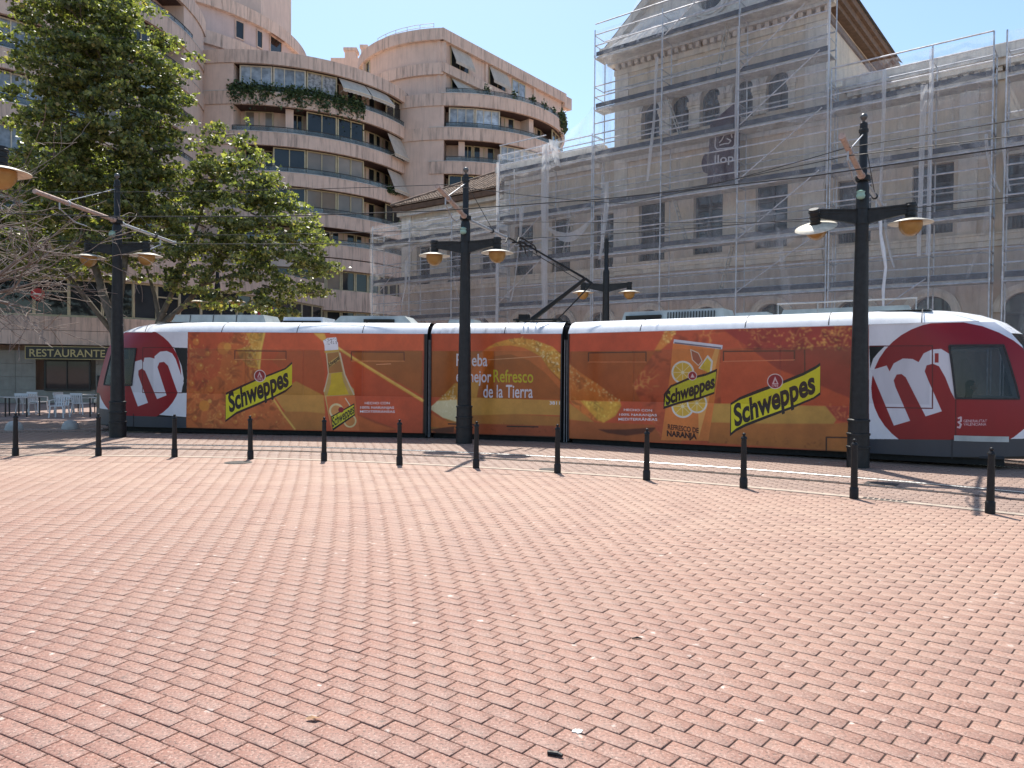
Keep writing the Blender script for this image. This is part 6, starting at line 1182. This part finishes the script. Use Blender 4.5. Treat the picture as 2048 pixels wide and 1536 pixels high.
C2 = [(-10.6,27.6,10.4,.7,.9,.6),(-9.9,27.6,9.6,.8,1.0,.7),(-10.8,27.6,9.3,.8,1.0,.8),(-10.4,27.2,8.6,1.1,1.3,.9),(-9.0,27.6,8.4,.9,1.1,.8),(-11.3,27.4,7.9,.9,1.2,.8),(-9.6,27.2,7.5,1.2,1.4,.9),(-8.2,27.6,7.3,1.0,1.2,.9),(-11.0,27.2,6.9,1.2,1.4,.9),(-8.8,27.3,6.3,1.2,1.4,.9),(-7.5,27.7,6.3,.8,1.1,.8),(-10.2,27.2,5.8,1.2,1.4,.8),(-12.3,27.4,6.0,1.0,1.1,.8),(-8.0,27.6,5.3,.9,1.1,.7),(-9.2,27.4,4.9,1.0,1.1,.6),(-11.4,27.4,5.0,1.0,1.0,.6),(-7.0,27.8,5.6,.5,.7,.4),(-8.6,27.6,4.3,.6,.8,.4),(-9.6,27.4,3.95,.9,1,.45),(-8.3,27.4,3.9,.7,.9,.4),(-10.8,27.4,4.3,1,1,.5),(-12.3,27.5,4.9,.9,1,.5),(-7.6,27.6,4.6,.7,.8,.5)]
n1 = tree('tall leafy plane tree on the left in front of the apartment building', B1,
     [([(0, 0, 0), (-.05, 0, 1.8), (-.25, 0, 3.4), (-.75, 0, 4.8)], [.24, .19, .16, .13]), ([(-.25, 0, 3.3), (-1.0, .1, 5.6), (-1.5, 0, 8.5), (-1.0, -.2, 11.5)], [.14, .13, .10, .05]), ([(-.2, 0, 3.2), (.2, -.1, 5.5), (.6, -.2, 8.5), (.2, 0, 12)], [.13, .11, .08, .04]), ([(-1.2, 0, 6.5), (-2.4, .2, 8.2), (-3.6, .2, 9.4)], [.09, .06, .03]), ([(.3, -.1, 7), (1.3, 0, 9.2), (1.8, .1, 10.6)], [.08, .05, .02])],
     [rel(c, B1) for c in C1], 17, .135, 3)
B2 = (-13.35, 28.0, 0)
n2 = tree('smaller leaning plane tree with its crown right of the tall tree', B2,
     [([(0, 0, 0), (-.05, 0, 1.6), (.0, 0, 3.0), (.35, -.05, 3.9)], [.22, .18, .16, .14]), ([(.1, 0, 3.3), (1.2, -.1, 4.2), (2.3, -.3, 5.4), (3.0, -.4, 7.2)], [.12, .10, .08, .04]), ([(.3, -.05, 3.8), (.7, -.1, 4.6), (1.4, -.2, 6.2), (2.2, -.3, 8.6)], [.11, .09, .07, .03]), ([(.2, 0, 3.6), (.0, 0, 4.6), (-.3, 0, 5.6)], [.10, .07, .04]), ([(1.8, -.2, 4.9), (3.4, -.4, 5.4), (4.8, -.4, 6.0)], [.07, .05, .02])],
     [rel(c, B2) for c in C2], 21, .13, 5)
B3 = (-17.0, 32.2, 0)  # added tree: its crown shades the terrace and fills out the foliage
C3 = [(-17.2,32.2,7.4,1.6,1.5,1.1),(-19.2,32.0,7.9,1.7,1.5,1.2),(-21.2,31.8,7.4,1.6,1.5,1.1),(-15.4,32.2,8.0,1.4,1.4,1.1),(-18.2,32.0,9.6,1.8,1.6,1.2),(-20.4,32.0,9.7,1.7,1.5,1.2),(-16.2,32.2,9.8,1.4,1.4,1.1),(-22.8,31.6,8.6,1.3,1.4,1.0),(-19.2,32.0,11.2,1.5,1.4,1.0),(-20.0,31.4,6.2,1.4,1.4,.7),(-17.6,31.4,6.2,1.3,1.4,.7),(-22.2,31.6,6.3,1.2,1.3,.7)]
tree('leafy plane tree added behind the tall tree to shade the restaurant terrace', B3,
     [([(0, 0, 0), (.05, 0, 1.8), (-.1, 0, 3.4), (-.5, 0, 5.0)], [.2, .17, .15, .12]), ([(-.1, 0, 3.3), (-1.4, -.1, 5.0), (-2.8, -.2, 6.8), (-3.6, -.2, 9)], [.12, .1, .07, .03]), ([(-.3, 0, 4.2), (.3, 0, 6.2), (.6, 0, 8.5)], [.1, .08, .03])], [rel(c, B3) for c in C3], 16, .14, 8)
# a bare, fine-branched tree reaching in from the left
bt_ = thing('bare_tree', 'bare grey-branched tree reaching in from the left picture edge', 'tree', (-14.2, 18.5, 0))
b = MB(); b.tube([(0, 0, 0), (.1, 0, 1.8), (.2, 0, 3.7)], [.2, .16, .14], 9); b.build('trunk', bark, bt_, 60)
rb = random.Random(5); tw = MB()
def grow(p, d, L, r, depth):
    pts = [p]; rs = [r]; q = p.copy(); dd = d.copy(); n = 4
    for i in range(n):
        dd = (dd+Vector((rb.gauss(0, .16), rb.gauss(0, .16), rb.gauss(0, .16)-.01))).normalized(); q = q+dd*(L/n); pts.append(q.copy()); rs.append(r*(1-.55*(i+1)/n))
    if depth >= 3:
        m = MB(); m.tube(pts, rs, 6); m.build('limb', twig_m, bt_, 60)
    else: tw.tube(pts, [max(.0075, q_) for q_ in rs], 4 if depth > 0 else 3, False)
    if depth > 0:
        for k in range(4 if depth > 1 else 3):
            f = rb.uniform(.35, 1); i = min(n-1, int(f*n)); s = pts[i].lerp(pts[i+1], f*n-i)
            nd = (dd+Vector((rb.gauss(0, .55), rb.gauss(0, .55), rb.gauss(0, .45)))).normalized(); grow(s, nd, L*rb.uniform(.5, .75), rs[i]*.6, depth-1)
for d0, L in (((.75, -.1, .35), 2.4), ((.8, .1, .75), 2.8), ((.55, -.3, .9), 2.6), ((.85, .25, .12), 2.2), ((.3, .3, 1.0), 2.6), ((.7, -.4, .55), 2.2), ((-.6, .1, .8), 2.2), ((.9, -.2, .2), 2.5), ((.85, .3, .4), 2.2)): grow(Vector((.2, 0, rb.uniform(3.1, 3.7))), Vector(d0).normalized(), L, .06, 3)
tag(tw.build('twig', twig_m, bt_), kind='stuff')
print('leaves', n1, n2, 'objects', len(bpy.data.objects))
# ------------------------------------------------------------------ cafe terrace and small street things
plastic = M('white_plastic', (.66, .66, .66), .4, var=.06); tabletop = M('table_top', (.50, .48, .46), .35, var=.1); legs_m = M('dark_legs', (.02, .02, .022), .4, .3)
def make_chair(label):
    t = thing('cafe_chair', label, 'chair', group='white plastic cafe chairs')
    MB().prism([(-.24, -.22), (.24, -.22), (.22, .22), (-.22, .22)], .43, .46).build('seat', plastic, t)
    b = MB()
    for i in range(6): x = -.2+i*.08; b.bar((x, .22, .46), (x*1.08, .29, .82), .045, .02, (0, 1, 0))
    b.bar((-.25, .28, .80), (.25, .28, .80), .03, .09); b.build('backrest', plastic, t)
    for s in (-1, 1):
        b = MB(); b.bar((s*.25, -.2, .64), (s*.25, .26, .67), .05, .025); b.bar((s*.25, -.2, .45), (s*.25, -.2, .64), .04, .03, (0, 1, 0)); b.build('armrest', plastic, t)
        for y in (-.2, .2): b = MB(); b.bar((s*.21, y, .44), (s*.25, y*1.2, 0), .04, .035, (0, 1, 0)); b.build('leg', plastic, t)
    return t
def make_table(label):
    t = thing('cafe_table', label, 'table', group='dark-legged cafe tables')
    MB().box(-.42, .42, -.42, .42, .71, .735).build('table_top', tabletop, t)
    for x in (-.38, .38):
        for y in (-.38, .38): MB().box(x-.018, x+.018, y-.018, y+.018, 0, .71).build('leg', legs_m, t)
    return t
CH = [(-19.9, 28.6, 2.3, 'leftmost white cafe chair turned sideways to the tables'), (-18.35, 28.3, 3.2, 'white cafe chair behind the left pair of tables'), (-17.5, 29.3, 1.4, 'white cafe chair right behind the left tables'), (-16.6, 28.9, 3.0, 'white cafe chair between the left and the right tables'), (-16.3, 27.0, .1, 'white cafe chair with its back turned to the plaza, near the left tram cab'), (-15.5, 29.0, 3.5, 'white cafe chair behind the right table'), (-14.7, 28.6, 2.6, 'white cafe chair at the far side of the rightmost table'), (-18.9, 29.9, 2.9, 'white cafe chair close to the restaurant wall')]
c0 = make_chair(CH[0][3])
for i, (x, y, a, l) in enumerate(CH):
    o = c0 if i == 0 else copy_tree(c0); o.location = (x, y, 0); o.rotation_euler = (0, 0, a); o['label'] = l
TB = [(-19.0, 27.4, .05, 'leftmost dark-legged cafe table'), (-17.95, 27.5, .02, 'second dark-legged cafe table, pushed against the leftmost one'), (-15.1, 27.9, -.05, 'third dark-legged cafe table, beside the left tram cab'), (-17.2, 30.3, .3, 'dark-legged cafe table behind the chairs near the restaurant wall')]
t0_ = make_table(TB[0][3])
for i, (x, y, a, l) in enumerate(TB):
    o = t0_ if i == 0 else copy_tree(t0_); o.location = (x, y, 0); o.rotation_euler = (0, 0, a); o['label'] = l
for x, y, l in ((-13.2, 22.4, 'white concrete half-dome left of the tram nose'), (-14.55, 21.9, 'white concrete half-dome behind the leftmost bollard')):
    b = MB(); b.lathe([(.235, 0), (.235, .05), (.21, .15), (.15, .23), (.07, .265), (.005, .27)], 20); tag(b.build('concrete_dome', concrete, smooth=50, loc=(x, y, 0)), l, 'bollard')
t = thing('window_sign', 'small red round sign behind a window above the restaurant', 'sign', (-23.1, 36.55, 5.35), .4)
b = MB(); b.tube([(0, -.03, 0), (0, .03, 0)], .3, 16); b.build('disc', M('red_disc', (.45, .03, .03), .5), t); b = MB(); b.box(-.2, .2, -.035, -.031, -.045, .045); b.build('bar', plastic, t)
b = MB(); b.prism([(-30, 25.6), (-13.6, 25.6), (-13.6, 37), (-30, 37)], -.019, .02); tag(b.build('terrace_paving', M('terrace_paving', (.30, .21, .18), .85, var=.2, scale=3), None), kind='structure')
